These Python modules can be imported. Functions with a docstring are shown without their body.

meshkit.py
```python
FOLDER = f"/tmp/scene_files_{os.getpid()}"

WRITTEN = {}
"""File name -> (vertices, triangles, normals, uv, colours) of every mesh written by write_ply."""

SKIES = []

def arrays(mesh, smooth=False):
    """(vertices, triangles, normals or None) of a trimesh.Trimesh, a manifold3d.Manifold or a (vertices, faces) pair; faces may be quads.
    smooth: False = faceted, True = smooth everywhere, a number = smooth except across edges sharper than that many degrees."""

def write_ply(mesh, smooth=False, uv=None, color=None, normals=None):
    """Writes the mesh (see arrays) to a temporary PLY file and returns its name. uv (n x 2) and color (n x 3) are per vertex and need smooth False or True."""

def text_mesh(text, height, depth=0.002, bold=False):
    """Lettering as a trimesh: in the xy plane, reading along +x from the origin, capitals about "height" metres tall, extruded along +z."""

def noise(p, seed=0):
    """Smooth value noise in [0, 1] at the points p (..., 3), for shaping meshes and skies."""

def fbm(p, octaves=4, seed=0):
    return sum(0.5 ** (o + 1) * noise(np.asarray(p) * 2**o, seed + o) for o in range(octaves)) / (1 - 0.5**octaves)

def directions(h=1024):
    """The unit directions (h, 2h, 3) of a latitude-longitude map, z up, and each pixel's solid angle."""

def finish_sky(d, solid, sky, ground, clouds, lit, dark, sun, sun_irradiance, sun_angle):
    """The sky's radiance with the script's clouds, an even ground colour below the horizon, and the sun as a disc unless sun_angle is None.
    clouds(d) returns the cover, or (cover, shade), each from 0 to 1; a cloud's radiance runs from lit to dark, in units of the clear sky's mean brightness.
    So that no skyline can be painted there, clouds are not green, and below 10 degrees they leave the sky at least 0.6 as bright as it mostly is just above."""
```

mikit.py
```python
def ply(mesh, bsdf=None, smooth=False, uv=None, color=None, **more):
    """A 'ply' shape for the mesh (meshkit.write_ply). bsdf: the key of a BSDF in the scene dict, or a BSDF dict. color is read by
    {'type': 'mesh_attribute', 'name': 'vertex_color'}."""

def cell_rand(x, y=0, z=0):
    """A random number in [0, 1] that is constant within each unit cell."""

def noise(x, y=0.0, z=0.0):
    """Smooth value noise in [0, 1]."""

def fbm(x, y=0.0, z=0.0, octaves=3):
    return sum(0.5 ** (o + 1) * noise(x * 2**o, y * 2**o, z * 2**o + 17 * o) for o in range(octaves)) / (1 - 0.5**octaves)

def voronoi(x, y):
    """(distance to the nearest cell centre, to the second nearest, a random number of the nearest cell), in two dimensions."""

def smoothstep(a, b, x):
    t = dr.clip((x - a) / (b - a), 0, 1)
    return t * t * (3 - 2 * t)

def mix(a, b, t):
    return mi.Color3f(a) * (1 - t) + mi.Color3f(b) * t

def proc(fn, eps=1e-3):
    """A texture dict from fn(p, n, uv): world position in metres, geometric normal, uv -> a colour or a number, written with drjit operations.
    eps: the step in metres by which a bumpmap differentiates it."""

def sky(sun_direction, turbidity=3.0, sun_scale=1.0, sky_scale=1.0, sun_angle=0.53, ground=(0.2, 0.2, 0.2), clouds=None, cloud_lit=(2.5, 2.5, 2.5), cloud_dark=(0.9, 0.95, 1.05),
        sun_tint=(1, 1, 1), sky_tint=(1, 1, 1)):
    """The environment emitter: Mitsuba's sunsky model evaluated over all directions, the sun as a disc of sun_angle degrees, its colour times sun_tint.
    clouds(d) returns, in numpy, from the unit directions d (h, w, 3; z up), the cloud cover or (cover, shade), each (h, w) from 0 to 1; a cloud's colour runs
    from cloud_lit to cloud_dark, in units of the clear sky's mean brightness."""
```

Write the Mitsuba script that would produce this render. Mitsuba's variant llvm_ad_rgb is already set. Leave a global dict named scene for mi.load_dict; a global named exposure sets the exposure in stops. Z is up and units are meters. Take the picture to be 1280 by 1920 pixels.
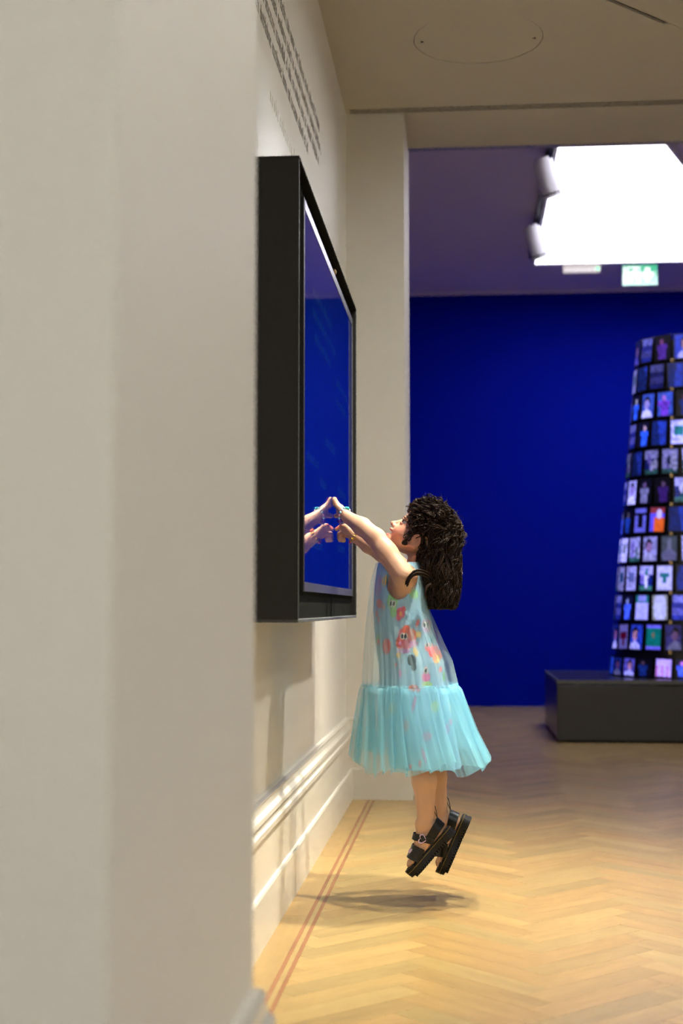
import math, random
import numpy as np, trimesh, manifold3d
import mitsuba as mi, mikit, meshkit
import drjit as dr
from mikit import ply, proc, fbm, noise, cell_rand, mix, smoothstep
from shapely.geometry import Polygon, box as sbox, Point
from shapely import affinity
from shapely.ops import unary_union

random.seed(7)
rng = np.random.default_rng(7)
T = mi.ScalarTransform4f

# ------------------------------------------------------------------ camera: 50 mm lens, low, tilted up a little, focused on the child
F, CAM_H = 2680.0, 0.86
TAU = math.atan(180 / F)
PHI = math.atan(235 * math.cos(TAU) / F)
C = np.array([0, 0, CAM_H])
_fh = np.array([-math.sin(PHI), math.cos(PHI), 0])
RT = np.array([math.cos(PHI), math.sin(PHI), 0])
FW = _fh * math.cos(TAU) + np.array([0, 0, 1.0]) * math.sin(TAU)
UPV = -_fh * math.sin(TAU) + np.array([0, 0, 1.0]) * math.cos(TAU)
exposure = 0.1

scene = {"camera": {"type": "thinlens", "fov": math.degrees(2 * math.atan(640 / F)), "aperture_radius": 0.0085, "focus_distance": 4.2,
                    "near_clip": 0.05, "far_clip": 60.0,
                    "to_world": T().look_at(origin=C.tolist(), target=(C + FW).tolist(), up=[0, 0, 1])}}
labels = {}

# ------------------------------------------------------------------ lights (built further down as lamps): strengths
SPOT = (12500, 11400, 9200)      # warm accent spots over the wall screen
FILL = (400, 394, 384)         # unseen fill lamps added to brighten the gallery
PANEL = (4.2, 4.1, 4.9)        # luminous ceiling of the far room
TV_EMIT = (0.0, 0.012, 0.17)
TAB = np.array([0.60, 0.63, 0.98])                     # brightness of the small screens on the tower


def cone(a):
    """sRGB 0-255 -> linear"""
    a = np.asarray(a, float) / 255
    return np.where(a < 0.04045, a / 12.92, ((a + 0.055) / 1.055) ** 2.4)


def rgb(*a):
    return {"type": "rgb", "value": [float(x) for x in a]}


def bsdf(key, color, rough=0.6, spec=0.4, metal=0.0, **kw):
    d = {"type": "principled", "base_color": color if isinstance(color, dict) else rgb(*color), "roughness": rough, "specular": spec, "metallic": metal, **kw}
    scene[key] = {"type": "twosided", "bsdf": d}
    return key


def key_for(name):
    if name not in scene:
        return name
    k = 1
    while f"{name}_{k:03d}" in scene:
        k += 1
    return f"{name}_{k:03d}"


def put(name, mesh, mat, smooth=False, label=None, cat=None, group=None, kind=None, **kw):
    k = key_for(name)
    scene[k] = ply(mesh, mat, smooth=smooth, **kw) if not isinstance(mesh, dict) else {**mesh, **kw}
    say(k, label, cat, group, kind)
    return k


def say(k, label=None, cat=None, group=None, kind=None):
    d = {a: b for a, b in (("label", label), ("category", cat), ("group", group), ("kind", kind)) if b}
    if d:
        labels[k] = {**labels.get(k, {}), **d}


def bx(x0, x1, y0, y1, z0, z1):
    m = trimesh.creation.box((x1 - x0, y1 - y0, z1 - z0))
    m.apply_translation(((x0 + x1) / 2, (y0 + y1) / 2, (z0 + z1) / 2))
    return m


def rbx(x0, x1, y0, y1, z0, z1, c=0.004):
    """box with chamfered edges"""
    pts = []
    for sx, a in ((1, x0), (-1, x1)):
        for sy, b in ((1, y0), (-1, y1)):
            for sz, d in ((1, z0), (-1, z1)):
                pts += [(a, b + sy * c, d + sz * c), (a + sx * c, b, d + sz * c), (a + sx * c, b + sy * c, d)]
    return trimesh.convex.convex_hull(np.array(pts))


def cat(*ms):
    return trimesh.util.concatenate(list(ms))


def extr(poly, h):
    gs = getattr(poly, "geoms", [poly])
    return cat(*[trimesh.creation.extrude_polygon(g, h, engine="earcut") for g in gs if g.area > 1e-9])


def frame_mat(o, ex, ey, ez):
    M = np.eye(4)
    M[:3, 0], M[:3, 1], M[:3, 2], M[:3, 3] = ex, ey, ez, o
    return M


def tube(pts, r, sides=8, closed=False, caps=True):
    """tube through the points; r a number or one per point"""
    P = np.asarray(pts, float)
    n = len(P)
    r = np.broadcast_to(np.asarray(r, float), (n,))
    tg = (np.roll(P, -1, 0) - np.roll(P, 1, 0)) if closed else np.gradient(P, axis=0)
    tg /= np.linalg.norm(tg, axis=1, keepdims=True) + 1e-12
    nn = np.zeros_like(P)
    a = np.cross(tg[0], [0.31, 0.2, 0.93])
    nn[0] = a / np.linalg.norm(a)
    for i in range(1, n):
        b = nn[i - 1] - tg[i] * (nn[i - 1] @ tg[i])
        nn[i] = b / (np.linalg.norm(b) + 1e-12)
    bb = np.cross(tg, nn)
    th = np.arange(sides) / sides * 2 * np.pi
    V = P[:, None] + r[:, None, None] * (np.cos(th)[None, :, None] * nn[:, None] + np.sin(th)[None, :, None] * bb[:, None])
    V = V.reshape(-1, 3)
    fs = []
    for i in range(n if closed else n - 1):
        j = (i + 1) % n
        for k in range(sides):
            l = (k + 1) % sides
            fs += [[i * sides + k, i * sides + l, j * sides + l], [i * sides + k, j * sides + l, j * sides + k]]
    if caps and not closed:
        V = np.vstack([V, P[0], P[-1]])
        c0, c1 = n * sides, n * sides + 1
        for k in range(sides):
            l = (k + 1) % sides
            fs += [[c0, l, k], [c1, (n - 1) * sides + k, (n - 1) * sides + l]]
    return trimesh.Trimesh(V, np.array(fs), process=False)


def ribbon(pts, wdir, width, thick, outward):
    """flat strap along pts: width along wdir (one per point or one), thickness along outward (one per point)"""
    P = np.asarray(pts, float)
    n = len(P)
    W = np.broadcast_to(np.asarray(wdir, float), P.shape)
    O = np.broadcast_to(np.asarray(outward, float), P.shape)
    wd = np.broadcast_to(np.asarray(width, float), (n,))[:, None]
    c = [P - W * wd / 2, P + W * wd / 2, P + W * (wd / 2 - 0.0006) + O * thick, P - W * (wd / 2 - 0.0006) + O * thick]
    V = np.stack(c, 1).reshape(-1, 3)
    fs = []
    for i in range(n - 1):
        for k in range(4):
            l = (k + 1) % 4
            a, b, d, e = i * 4 + k, i * 4 + l, (i + 1) * 4 + l, (i + 1) * 4 + k
            fs += [[a, b, d], [a, d, e]]
    fs += [[0, 2, 1], [0, 3, 2], [(n - 1) * 4, (n - 1) * 4 + 1, (n - 1) * 4 + 2], [(n - 1) * 4, (n - 1) * 4 + 2, (n - 1) * 4 + 3]]
    m = trimesh.Trimesh(V, np.array(fs), process=False)
    m.fix_normals()
    return m


# ------------------------------------------------------------------ materials
def paint(base, amp=0.02):
    b = [float(x) for x in base]
    return proc(lambda p, n, uv: mi.Color3f(*b) * (1 - amp + 2 * amp * fbm(p.x * 3.1, p.y * 3.1, p.z * 3.1)))


bsdf("m_wall", paint((0.76, 0.755, 0.70)), 0.55, 0.35)
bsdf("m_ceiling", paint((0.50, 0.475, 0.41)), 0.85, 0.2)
bsdf("m_far_ceiling_bounce", (0.78, 0.70, 0.95), 0.85, 0.2)  # violet light bounced off the blue wall is put into this colour
bsdf("m_trim", (0.66, 0.645, 0.57), 0.28, 0.4)
bsdf("m_blue", paint((0.0008, 0.009, 0.42)), 0.8, 0.05)
bsdf("m_black", (0.012, 0.012, 0.012), 0.45, 0.4)
bsdf("m_slot", (0.006, 0.007, 0.006), 0.9, 0.1)
bsdf("m_charcoal", (0.011, 0.0105, 0.0095), 0.45, 0.3)
bsdf("m_lip", (0.10, 0.11, 0.105), 0.3, 0.6)
bsdf("m_plinth", (0.022, 0.022, 0.022), 0.26, 0.6)
bsdf("m_bezel", (0.30, 0.31, 0.33), 0.25, 0.5, 0.85)
bsdf("m_white", (0.75, 0.75, 0.74), 0.4, 0.4)
bsdf("m_text", (0.17, 0.16, 0.14), 0.7, 0.2)
bsdf("m_text_pale", (0.56, 0.55, 0.48), 0.7, 0.2)
bsdf("m_brass", (0.60, 0.42, 0.18), 0.3, 0.5, 0.9)
bsdf("m_floor_base", (0.16, 0.10, 0.05), 0.8, 0.2)


def wood(p, n, uv):
    ident = dr.floor(uv.y)
    along, across = uv.x, uv.y - ident
    r1, r2 = cell_rand(ident, 3), cell_rand(ident, 8)
    streak = fbm(along * 5 + r2 * 40, across * 26 + r1 * 60, 0.0, 4)
    fine = noise(along * 30 + r1 * 30, across * 160, r2 * 50)
    tone = 0.86 + 0.22 * r1 + 0.20 * (streak - 0.5) + 0.06 * (fine - 0.5)
    warm = mix((0.335, 0.240, 0.092), (0.355, 0.228, 0.082), r2)
    return warm * tone


scene["t_wood"] = proc(wood)
scene["m_wood"] = {"type": "twosided", "bsdf": {"type": "principled", "base_color": {"type": "ref", "id": "t_wood"}, "roughness": 0.31, "specular": 0.5}}


def wood_dark(p, n, uv):
    g = fbm(p.y * 6, p.x * 90, 0.0, 3)
    return mi.Color3f(0.26, 0.115, 0.05) * (0.8 + 0.4 * g)


bsdf("m_inlay", proc(wood_dark), 0.36, 0.42)

# ------------------------------------------------------------------ the setting
XW, XB = -0.55, -0.516          # wall and skirting face on the left
YE, YE2 = 6.52, 7.10            # end wall and far edge of the opening
XP = -0.28                      # edge of the opening
ZC, ZF = 3.165, 3.68            # ceilings
YB = 12.70                      # blue wall
PX0, PX1, PY0, PY1 = -1.6, -0.281, 1.116, 1.888   # near pier


def structure(name, mesh, mat, label, **kw):
    return put(name, mesh, mat, label=label, kind="structure", **kw)


structure("wall_left", bx(XW - 0.2, XW, PY1 - 0.3, YE, 0, ZC), "m_wall", "off-white gallery wall carrying the framed screen")
structure("wall_pier", cat(rbx(PX0, PX1, PY0, PY1, 0, ZC, 0.002)), "m_wall", "blurred off-white wall pier close at the left edge")
structure("wall_end", cat(bx(XW - 0.2, XP, YE, YE2, 0, ZC), bx(2.6, 3.7, YE, YE2, 0, ZC)), "m_wall", "off-white end wall beside the opening to the blue room")
structure("wall_right", bx(3.5, 3.7, -4.2, YE, 0, ZC), "m_wall", "off-white wall on the right of the gallery, out of view")
structure("wall_back", bx(-2.7, 3.7, -4.2, -4.0, 0, ZC), "m_wall", "off-white wall behind the viewer")
structure("wall_side", bx(-2.7, -2.5, -4.2, PY0 + 0.4, 0, ZC), "m_wall", "off-white side wall behind the pier")
structure("wall_far", bx(-3.2, 5.2, YB, YB + 0.2, 0, ZF), "m_blue", "deep blue wall at the back of the far room")
structure("wall_far_side", cat(bx(-3.2, -3.0, YE2, YB, 0, ZF), bx(5.0, 5.2, YE2, YB, 0, ZF)), "m_blue", "deep blue side walls of the far room")
structure("wall_far_front", cat(bx(-3.2, XP, YE2 - 0.05, YE2, ZC, ZF + 0.1), bx(XP, 5.2, YE2 - 0.05, YE2, ZC, ZF + 0.1), bx(-3.2, XW - 0.2, YE2 - 0.05, YE2, 0, ZC), bx(3.7, 5.2, YE2 - 0.05, YE2, 0, ZC)), "m_blue", "blue wall above the opening, seen from the far room")
structure("trim_1", bx(-3.0, 5.0, YB - 0.02, YB, ZF - 0.025, ZF), "m_far_ceiling_bounce", "thin grey edge strip where the blue wall meets its ceiling")
structure("ceiling_far", bx(-3.2, 5.2, YE2 - 0.05, YB + 0.2, ZF, ZF + 0.1), "m_far_ceiling_bounce", "ceiling of the far room, violet bounce from the blue wall put into its paint")

# gallery ceiling with a round hatch, three vent slots and a track slot let into it
HX, HY, HR = 0.059, 5.69, 0.262
cpoly = sbox(-2.7, -4.2, 3.7, YE2)
slots = [sbox(-0.53, y - 0.006, 3.4, y + 0.006) for y in (6.474, 6.497, 6.519)]
a0, a1 = np.array([0.25, 5.055]), np.array([0.80, 5.60])
dv = (a1 - a0) / np.linalg.norm(a1 - a0)
nv = np.array([-dv[1], dv[0]])
tslot = Polygon([a0 + nv * 0.011, a1 + nv * 0.011, a1 - nv * 0.011, a0 - nv * 0.011])
cpoly = cpoly.difference(Point(HX, HY).buffer(HR, 64)).difference(unary_union(slots)).difference(tslot)
cm = extr(cpoly, 0.012)
cm.apply_translation((0, 0, ZC))
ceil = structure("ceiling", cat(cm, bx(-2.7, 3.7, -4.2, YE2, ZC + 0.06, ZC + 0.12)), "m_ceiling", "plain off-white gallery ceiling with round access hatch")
hm = extr(Point(HX, HY).buffer(HR - 0.0028, 64), 0.012)
hm.apply_translation((0, 0, ZC + 0.0015))
put("ceiling__access_hatch", hm, "m_ceiling", label="round flush access hatch")
for s in (-1, 1):
    sc = trimesh.creation.cylinder(0.006, 0.004, sections=10)
    sc.apply_translation((HX + s * (HR - 0.035), HY + 0.01, ZC + 0.0012))
    put("ceiling__access_hatch__screw", sc, "m_black")
sb = cat(*[bx(-0.54, 3.41, y - 0.0058, y + 0.0058, ZC + 0.0012, ZC + 0.05) for y in (6.474, 6.497, 6.519)])
put("ceiling__vent_slot", sb, "m_slot", label="three thin dark air vent slots along the end wall")
ts = extr(tslot.buffer(0.004), 0.03)
ts.apply_translation((0, 0, ZC + 0.02))
put("ceiling__track_slot", ts, "m_slot", label="dark recessed track slot")
te = extr(Polygon([a1 + dv * 0.005 + nv * 0.012, a1 + dv * 0.075 + nv * 0.012, a1 + dv * 0.075 - nv * 0.012, a1 + dv * 0.005 - nv * 0.012]), 0.003)
te.apply_translation((0, 0, ZC - 0.003))
put("ceiling__track_slot__end_cover", te, "m_ceiling")

# skirting: tall moulded board
prof = [(0, 0), (0.034, 0), (0.034, 0.132), (0.031, 0.138), (0.024, 0.140), (0.024, 0.268), (0.030, 0.272), (0.030, 0.286), (0.024, 0.292), (0.023, 0.304), (0.027, 0.309),
        (0.026, 0.320), (0.017, 0.332), (0.014, 0.346), (0.016, 0.352), (0.010, 0.362), (0, 0.364)]


def skirt(path):
    """board along a plan path [(x, y)], its moulded face to the right of travel, mitred at the corners"""
    P = np.array(path, float)
    d = np.diff(P, axis=0)
    d /= np.linalg.norm(d, axis=1, keepdims=True)
    nr = np.stack([d[:, 1], -d[:, 0]], 1)
    off = []
    for i in range(len(P)):
        if i == 0:
            off.append(nr[0])
        elif i == len(P) - 1:
            off.append(nr[-1])
        else:
            s = nr[i - 1] + nr[i]
            off.append(s / (1 + nr[i - 1] @ nr[i]))
    V = np.array([[P[i][0] + off[i][0] * a, P[i][1] + off[i][1] * a, z] for i in range(len(P)) for a, z in prof])
    m = len(prof)
    fs = []
    for i in range(len(P) - 1):
        for k in range(m - 1):
            fs += [[i * m + k, i * m + k + 1, (i + 1) * m + k + 1], [i * m + k, (i + 1) * m + k + 1, (i + 1) * m + k]]
    for i in (0, len(P) - 1):
        poly = trimesh.creation.triangulate_polygon(Polygon(prof), engine="earcut")
        pts, tri = poly
        base = len(V)
        V = np.vstack([V, [[P[i][0] + off[i][0] * a, P[i][1] + off[i][1] * a, z] for a, z in pts]])
        fs += (np.asarray(tri) + base).tolist()
    t = trimesh.Trimesh(V, np.array(fs), process=False)
    t.fix_normals()
    return t


structure("baseboard_left", skirt([(XW, PY1), (XW, YE)]), "m_trim", "tall white moulded skirting board below the framed screen", smooth=False)
structure("baseboard_end", skirt([(XW, YE), (XP, YE), (XP, YE2)]), "m_trim", "tall white moulded skirting board on the end wall")
structure("baseboard_pier", skirt([(PX0, PY0), (PX1, PY0), (PX1, PY1), (XW, PY1)]), "m_trim", "blurred white skirting board at the foot of the near pier")

# floor: base, border boards, two dark inlay strips, herringbone blocks
structure("floor", bx(-3.2, 5.2, -4.2, YB + 0.2, -0.06, -0.011), "m_floor_base", "oak herringbone parquet floor with a dark double inlay along the wall")
BL, BW, TH = 0.40, 0.08, 0.012


def plank_ply(poly, origin, ang, ident):
    """extruded floor piece with uv: u metres along the grain, v = id + across"""
    m = extr(poly, TH)
    v = m.vertices.copy()
    c, s = math.cos(ang), math.sin(ang)
    q = v[:, :2] - origin
    al, ac = q[:, 0] * c + q[:, 1] * s, -q[:, 0] * s + q[:, 1] * c
    uv = np.stack([al, ident + np.clip(ac + 0.2, 0.001, 0.999)], 1)
    v[:, 2] -= TH
    return trimesh.Trimesh(v, m.faces, process=False), uv


pid = 0
y = 1.2
while y < YE:
    y2 = min(y + 0.95, YE)
    m, uv = plank_ply(sbox(XB - 0.03, y + 0.0006, -0.4497, y2 - 0.0006), np.array([XB, y]), math.pi / 2, 500 + pid)
    put("floor__border_board", m, "m_wood", uv=uv)
    m, uv = plank_ply(sbox(-0.4391, y + 0.25, -0.4266, min(y2 + 0.2494, YE)), np.array([XB, y]), math.pi / 2, 560 + pid)
    put("floor__border_board", m, "m_wood", uv=uv)
    for x in (-0.4494, -0.4263):
        b = bx(x, x + 0.0100, y + 0.0003, y2 - 0.0003, -TH, 0)
        put("floor__inlay_strip", b, "m_inlay", label="dark inlay strip")
    pid += 1
    y = y2

field = sbox(-0.416, 0.9, 4.9, YE).union(sbox(XP - 0.1, YE - 0.01, 4.9, YE2 + 0.01)).union(sbox(-2.9, YE2, 4.9, YB))
g = 0.0003
proto = []
for o in range(2):
    ang = math.pi / 4 if o == 0 else -math.pi / 4
    for k in range(14):
        rect = affinity.rotate(sbox(g, g, BL - g, BW - g), ang, origin=(0, 0), use_radians=True)
        m, uv = plank_ply(rect, np.zeros(2), ang, 14 * o + k)
        proto.append(ply(m, "m_wood", uv=uv))
blocks = []
Lm, Wm = BL, BW
q2 = math.sqrt(0.5)
for i in range(-200, 260):
    for j in range(-60, 60):
        # herringbone lattice in the unrotated plane: pairs repeat by (W, W) and (L, -L)
        ox, oy = i * Wm + j * Lm, i * Wm - j * Lm
        # horizontal block at (ox, oy); vertical block beside it
        for o, (bx0, by0) in enumerate(((ox, oy), (ox, oy + Wm))):
            # horizontal: [0,L]x[0,W]; vertical: [0,W]x[W,W+L]
            if o == 0:
                px_, py_, an = bx0, by0, math.pi / 4
            else:
                px_, py_, an = bx0, by0 + Lm, -math.pi / 4      # vertical block turned by -90 degrees then +45
            X = (px_ - py_) * q2 - 0.386
            Y = (px_ + py_) * q2 + 2.989
            cx = X + math.cos(an) * BL / 2
            cy = Y + math.sin(an) * BL / 2
            # what the lens or a step beside it could see
            if cy < 1.3 or cy > YB or cx < -0.62 - (cy > YE2) * 0.6 or cx > 0.9 + 0.26 * cy:
                continue
            seen = cy > 2.45 and -0.5 < cx < 0.26 + 0.155 * cy
            blocks.append((not seen, cy, X, Y, an, o))
blocks.sort()
stuff_v, stuff_f, stuff_uv, base, made = [], [], [], 0, 0
for _, cy, X, Y, an, o in blocks:
    rect = affinity.translate(affinity.rotate(sbox(g, g, BL - g, BW - g), an, origin=(0, 0), use_radians=True), X, Y)
    cut = not field.buffer(-1e-6).contains(rect)
    k = int(rng.integers(14))
    if cut:
        part = rect.intersection(field)
        if part.is_empty or part.area < 2e-4 or part.geom_type != "Polygon":
            continue
        m, uv = plank_ply(part, np.array([X, Y]), an, 40 + int(rng.integers(200)))
    if made < 290:
        made += 1
        if cut:
            put("floor__parquet_block", m, "m_wood", uv=uv)
        else:
            kk = key_for("floor__parquet_block") if made < 2 else f"floor__parquet_block_{made:03d}"
            scene[kk] = {**proto[14 * o + k], "to_world": T().translate([X, Y, 0])}
    else:
        if not cut:
            m, uv = plank_ply(rect, np.array([X, Y]), an, 40 + int(rng.integers(200)))
        stuff_v.append(m.vertices), stuff_f.append(m.faces + base), stuff_uv.append(uv)
        base += len(m.vertices)
put("floor__surrounding_parquet", trimesh.Trimesh(np.vstack(stuff_v), np.vstack(stuff_f), process=False), "m_wood", uv=np.vstack(stuff_uv), kind="stuff", label="distant herringbone blocks running into the blue room")

# ------------------------------------------------------------------ lamps
def put_fill_lamp(x, y, power, r, label, z=ZC, group=None, can=0.0):
    body = trimesh.creation.annulus(r * 1.05, r * 1.35, 0.02, sections=32)
    body.apply_translation((x, y, z - 0.01))
    k = put("fill_lamp", body, "m_white", label=label, cat="ceiling lamp", group=group)
    lens = trimesh.creation.cylinder(r, 0.004, sections=24)
    lens.apply_translation((x, y, z - 0.008))
    put(k + "__lens", lens, "m_white", emitter={"type": "area", "radiance": rgb(*power)})


def spotlight(x, y, aim, power, label):
    """track spot: a snooted can with a small bright lens inside, hung below the ceiling"""
    o = np.array([x, y, ZC - 0.10])
    d = np.array(aim, float) - o
    d /= np.linalg.norm(d)
    M = trimesh.geometry.align_vectors([0, 0, 1], d)
    can = trimesh.creation.annulus(0.048, 0.052, 0.13, sections=32)
    back = trimesh.creation.cylinder(0.052, 0.004, sections=32)
    back.apply_translation((0, 0, -0.066))
    stem = trimesh.creation.cylinder(0.008, 0.10, sections=12)
    body = cat(can, back)
    body.apply_transform(M)
    body.apply_translation(o)
    stem.apply_translation((x, y, ZC - 0.05 + 0.002))
    k = put("track_spotlight", body, "m_black", label=label, cat="spotlight")
    put(k + "__stem", stem, "m_black")
    lens = trimesh.creation.cylinder(0.03, 0.003, sections=24)
    lens.apply_translation((0, 0, -0.022))
    lens.apply_transform(M)
    lens.apply_translation(o)
    put(k + "__lens", lens, "m_white", emitter={"type": "area", "radiance": rgb(*power)})


spotlight(0.28, 4.60, (-0.20, 4.35, 0.6), SPOT, "black track spotlight above the child, nearer the end wall")
spotlight(0.28, 3.87, (-0.25, 4.05, 0.8), SPOT, "black track spotlight above the child, nearer the viewer")
for i, (x, y) in enumerate(((1.35, 4.95), (1.9, 1.6), (0.6, -1.0), (2.4, -2.4), (-1.2, -2.4))):  # out-of-view lamps added for ambient fill
    where = ("out of view to the right of the child", "out of view to the right of the near pier", "just behind the viewer", "in the back right corner behind the viewer", "in the back left corner behind the viewer")[i]
    put_fill_lamp(x, y, [c * (1.3 if y < 0 or y > 4 else 0.6) for c in FILL], 0.085, "round fill lamp added in the ceiling, " + where, group="added fill lamps")

# far room: luminous ceiling panel (corner cut), in a thin white frame
pp = Polygon([(0.56, 7.4), (0.777, 7.4), (2.1, 10.9), (2.9, 10.9), (2.9, 11.50), (0.56, 11.50)])
fm = extr(pp.buffer(0.02, join_style=2).difference(pp.buffer(-0.004)), 0.05)
fm.apply_translation((0, 0, ZF - 0.05))
k = put("light_panel", fm, "m_white", label="large glowing white panel on the far room's ceiling", cat="light panel")
lm = extr(pp, 0.006)
lm.apply_translation((0, 0, ZF - 0.042))
put("light_panel__diffuser", lm, "m_white", emitter={"type": "area", "radiance": rgb(*PANEL)})

# lighting track and two white spots along the panel's left edge
tr = bx(0.505, 0.533, 7.6, 11.3, ZF - 0.045, ZF - 0.002)
put("lighting_track", tr, "m_black", label="dark lighting track beside the glowing ceiling panel", cat="track")


def white_spot(x, y, tilt, label):
    can = trimesh.creation.cylinder(0.062, 0.20, sections=32)
    ring = trimesh.creation.annulus(0.045, 0.066, 0.018, sections=32)
    ring.apply_translation((0, 0, -0.118))
    gap = trimesh.creation.cylinder(0.058, 0.02, sections=32)
    gap.apply_translation((0, 0, -0.105))
    cap = trimesh.creation.cylinder(0.045, 0.02, sections=32)
    cap.apply_translation((0, 0, 0.108))
    M = trimesh.transformations.rotation_matrix(tilt, [0, 1, 0])
    M2 = trimesh.transformations.rotation_matrix(0.25, [1, 0, 0])
    for m in (can, ring, gap, cap):
        m.apply_transform(M2 @ M)
        m.apply_translation((x, y, ZF - 0.19))
    k = put("white_spotlight", cat(can, cap), "m_white", smooth=40, label=label, cat="spotlight")
    put(k + "__front_ring", ring, "m_white")
    put(k + "__gap", gap, "m_black")
    put(k + "__bracket", cat(bx(x - 0.012, x + 0.012, y - 0.045, y + 0.045, ZF - 0.10, ZF - 0.04), bx(x - 0.006, x + 0.006, y + 0.03, y + 0.045, ZF - 0.2, ZF - 0.05)), "m_black", label="dark mounting bracket")


white_spot(0.503, 8.66, -0.28, "white cylindrical spotlight at the near end of the dark track")
white_spot(0.506, 10.2, -0.28, "white cylindrical spotlight at the far end of the dark track")

# emergency light bar and exit sign
el = rbx(0.80, 1.10, 11.60, 11.68, ZF - 0.085, ZF, 0.008)
put("emergency_light", el, "m_white", emitter={"type": "area", "radiance": rgb(0.50, 0.45, 0.42), "sampling_weight": 0.02}, label="slim white emergency light bar with a green lamp behind the glowing panel", cat="emergency light")
led = trimesh.creation.icosphere(1, 0.012)
led.apply_translation((1.075, 11.598, ZF - 0.068))
put("emergency_light__indicator", led, "m_white", label="small green indicator", emitter={"type": "area", "radiance": rgb(0.0, 2.5, 0.5), "sampling_weight": 0.02})
EX0, EX1, EZ0, EZ1, EY = 1.285, 1.565, 3.492, 3.658, 11.70
k = put("exit_sign", cat(rbx(EX0 - 0.004, EX1 + 0.004, EY, EY + 0.025, EZ0 - 0.004, EZ1 + 0.004, 0.003), bx(1.35, 1.36, EY + 0.008, EY + 0.016, EZ1, ZF), bx(1.49, 1.50, EY + 0.008, EY + 0.016, EZ1, ZF)), "m_white",
        label="lit green emergency exit sign with running figure and down arrow", cat="exit sign")
put(k + "__panel", bx(EX0, EX1, EY - 0.003, EY, EZ0, EZ1), "m_white", emitter={"type": "area", "radiance": rgb(0.0, 0.48, 0.21), "sampling_weight": 0.02}, label="green lit face")


def on_sign(poly):
    m = extr(poly, 0.002)
    m.apply_transform(frame_mat((EX0, EY - 0.003, EZ0), (1, 0, 0), (0, 0, 1), (0, -1, 0)))
    return m


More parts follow.
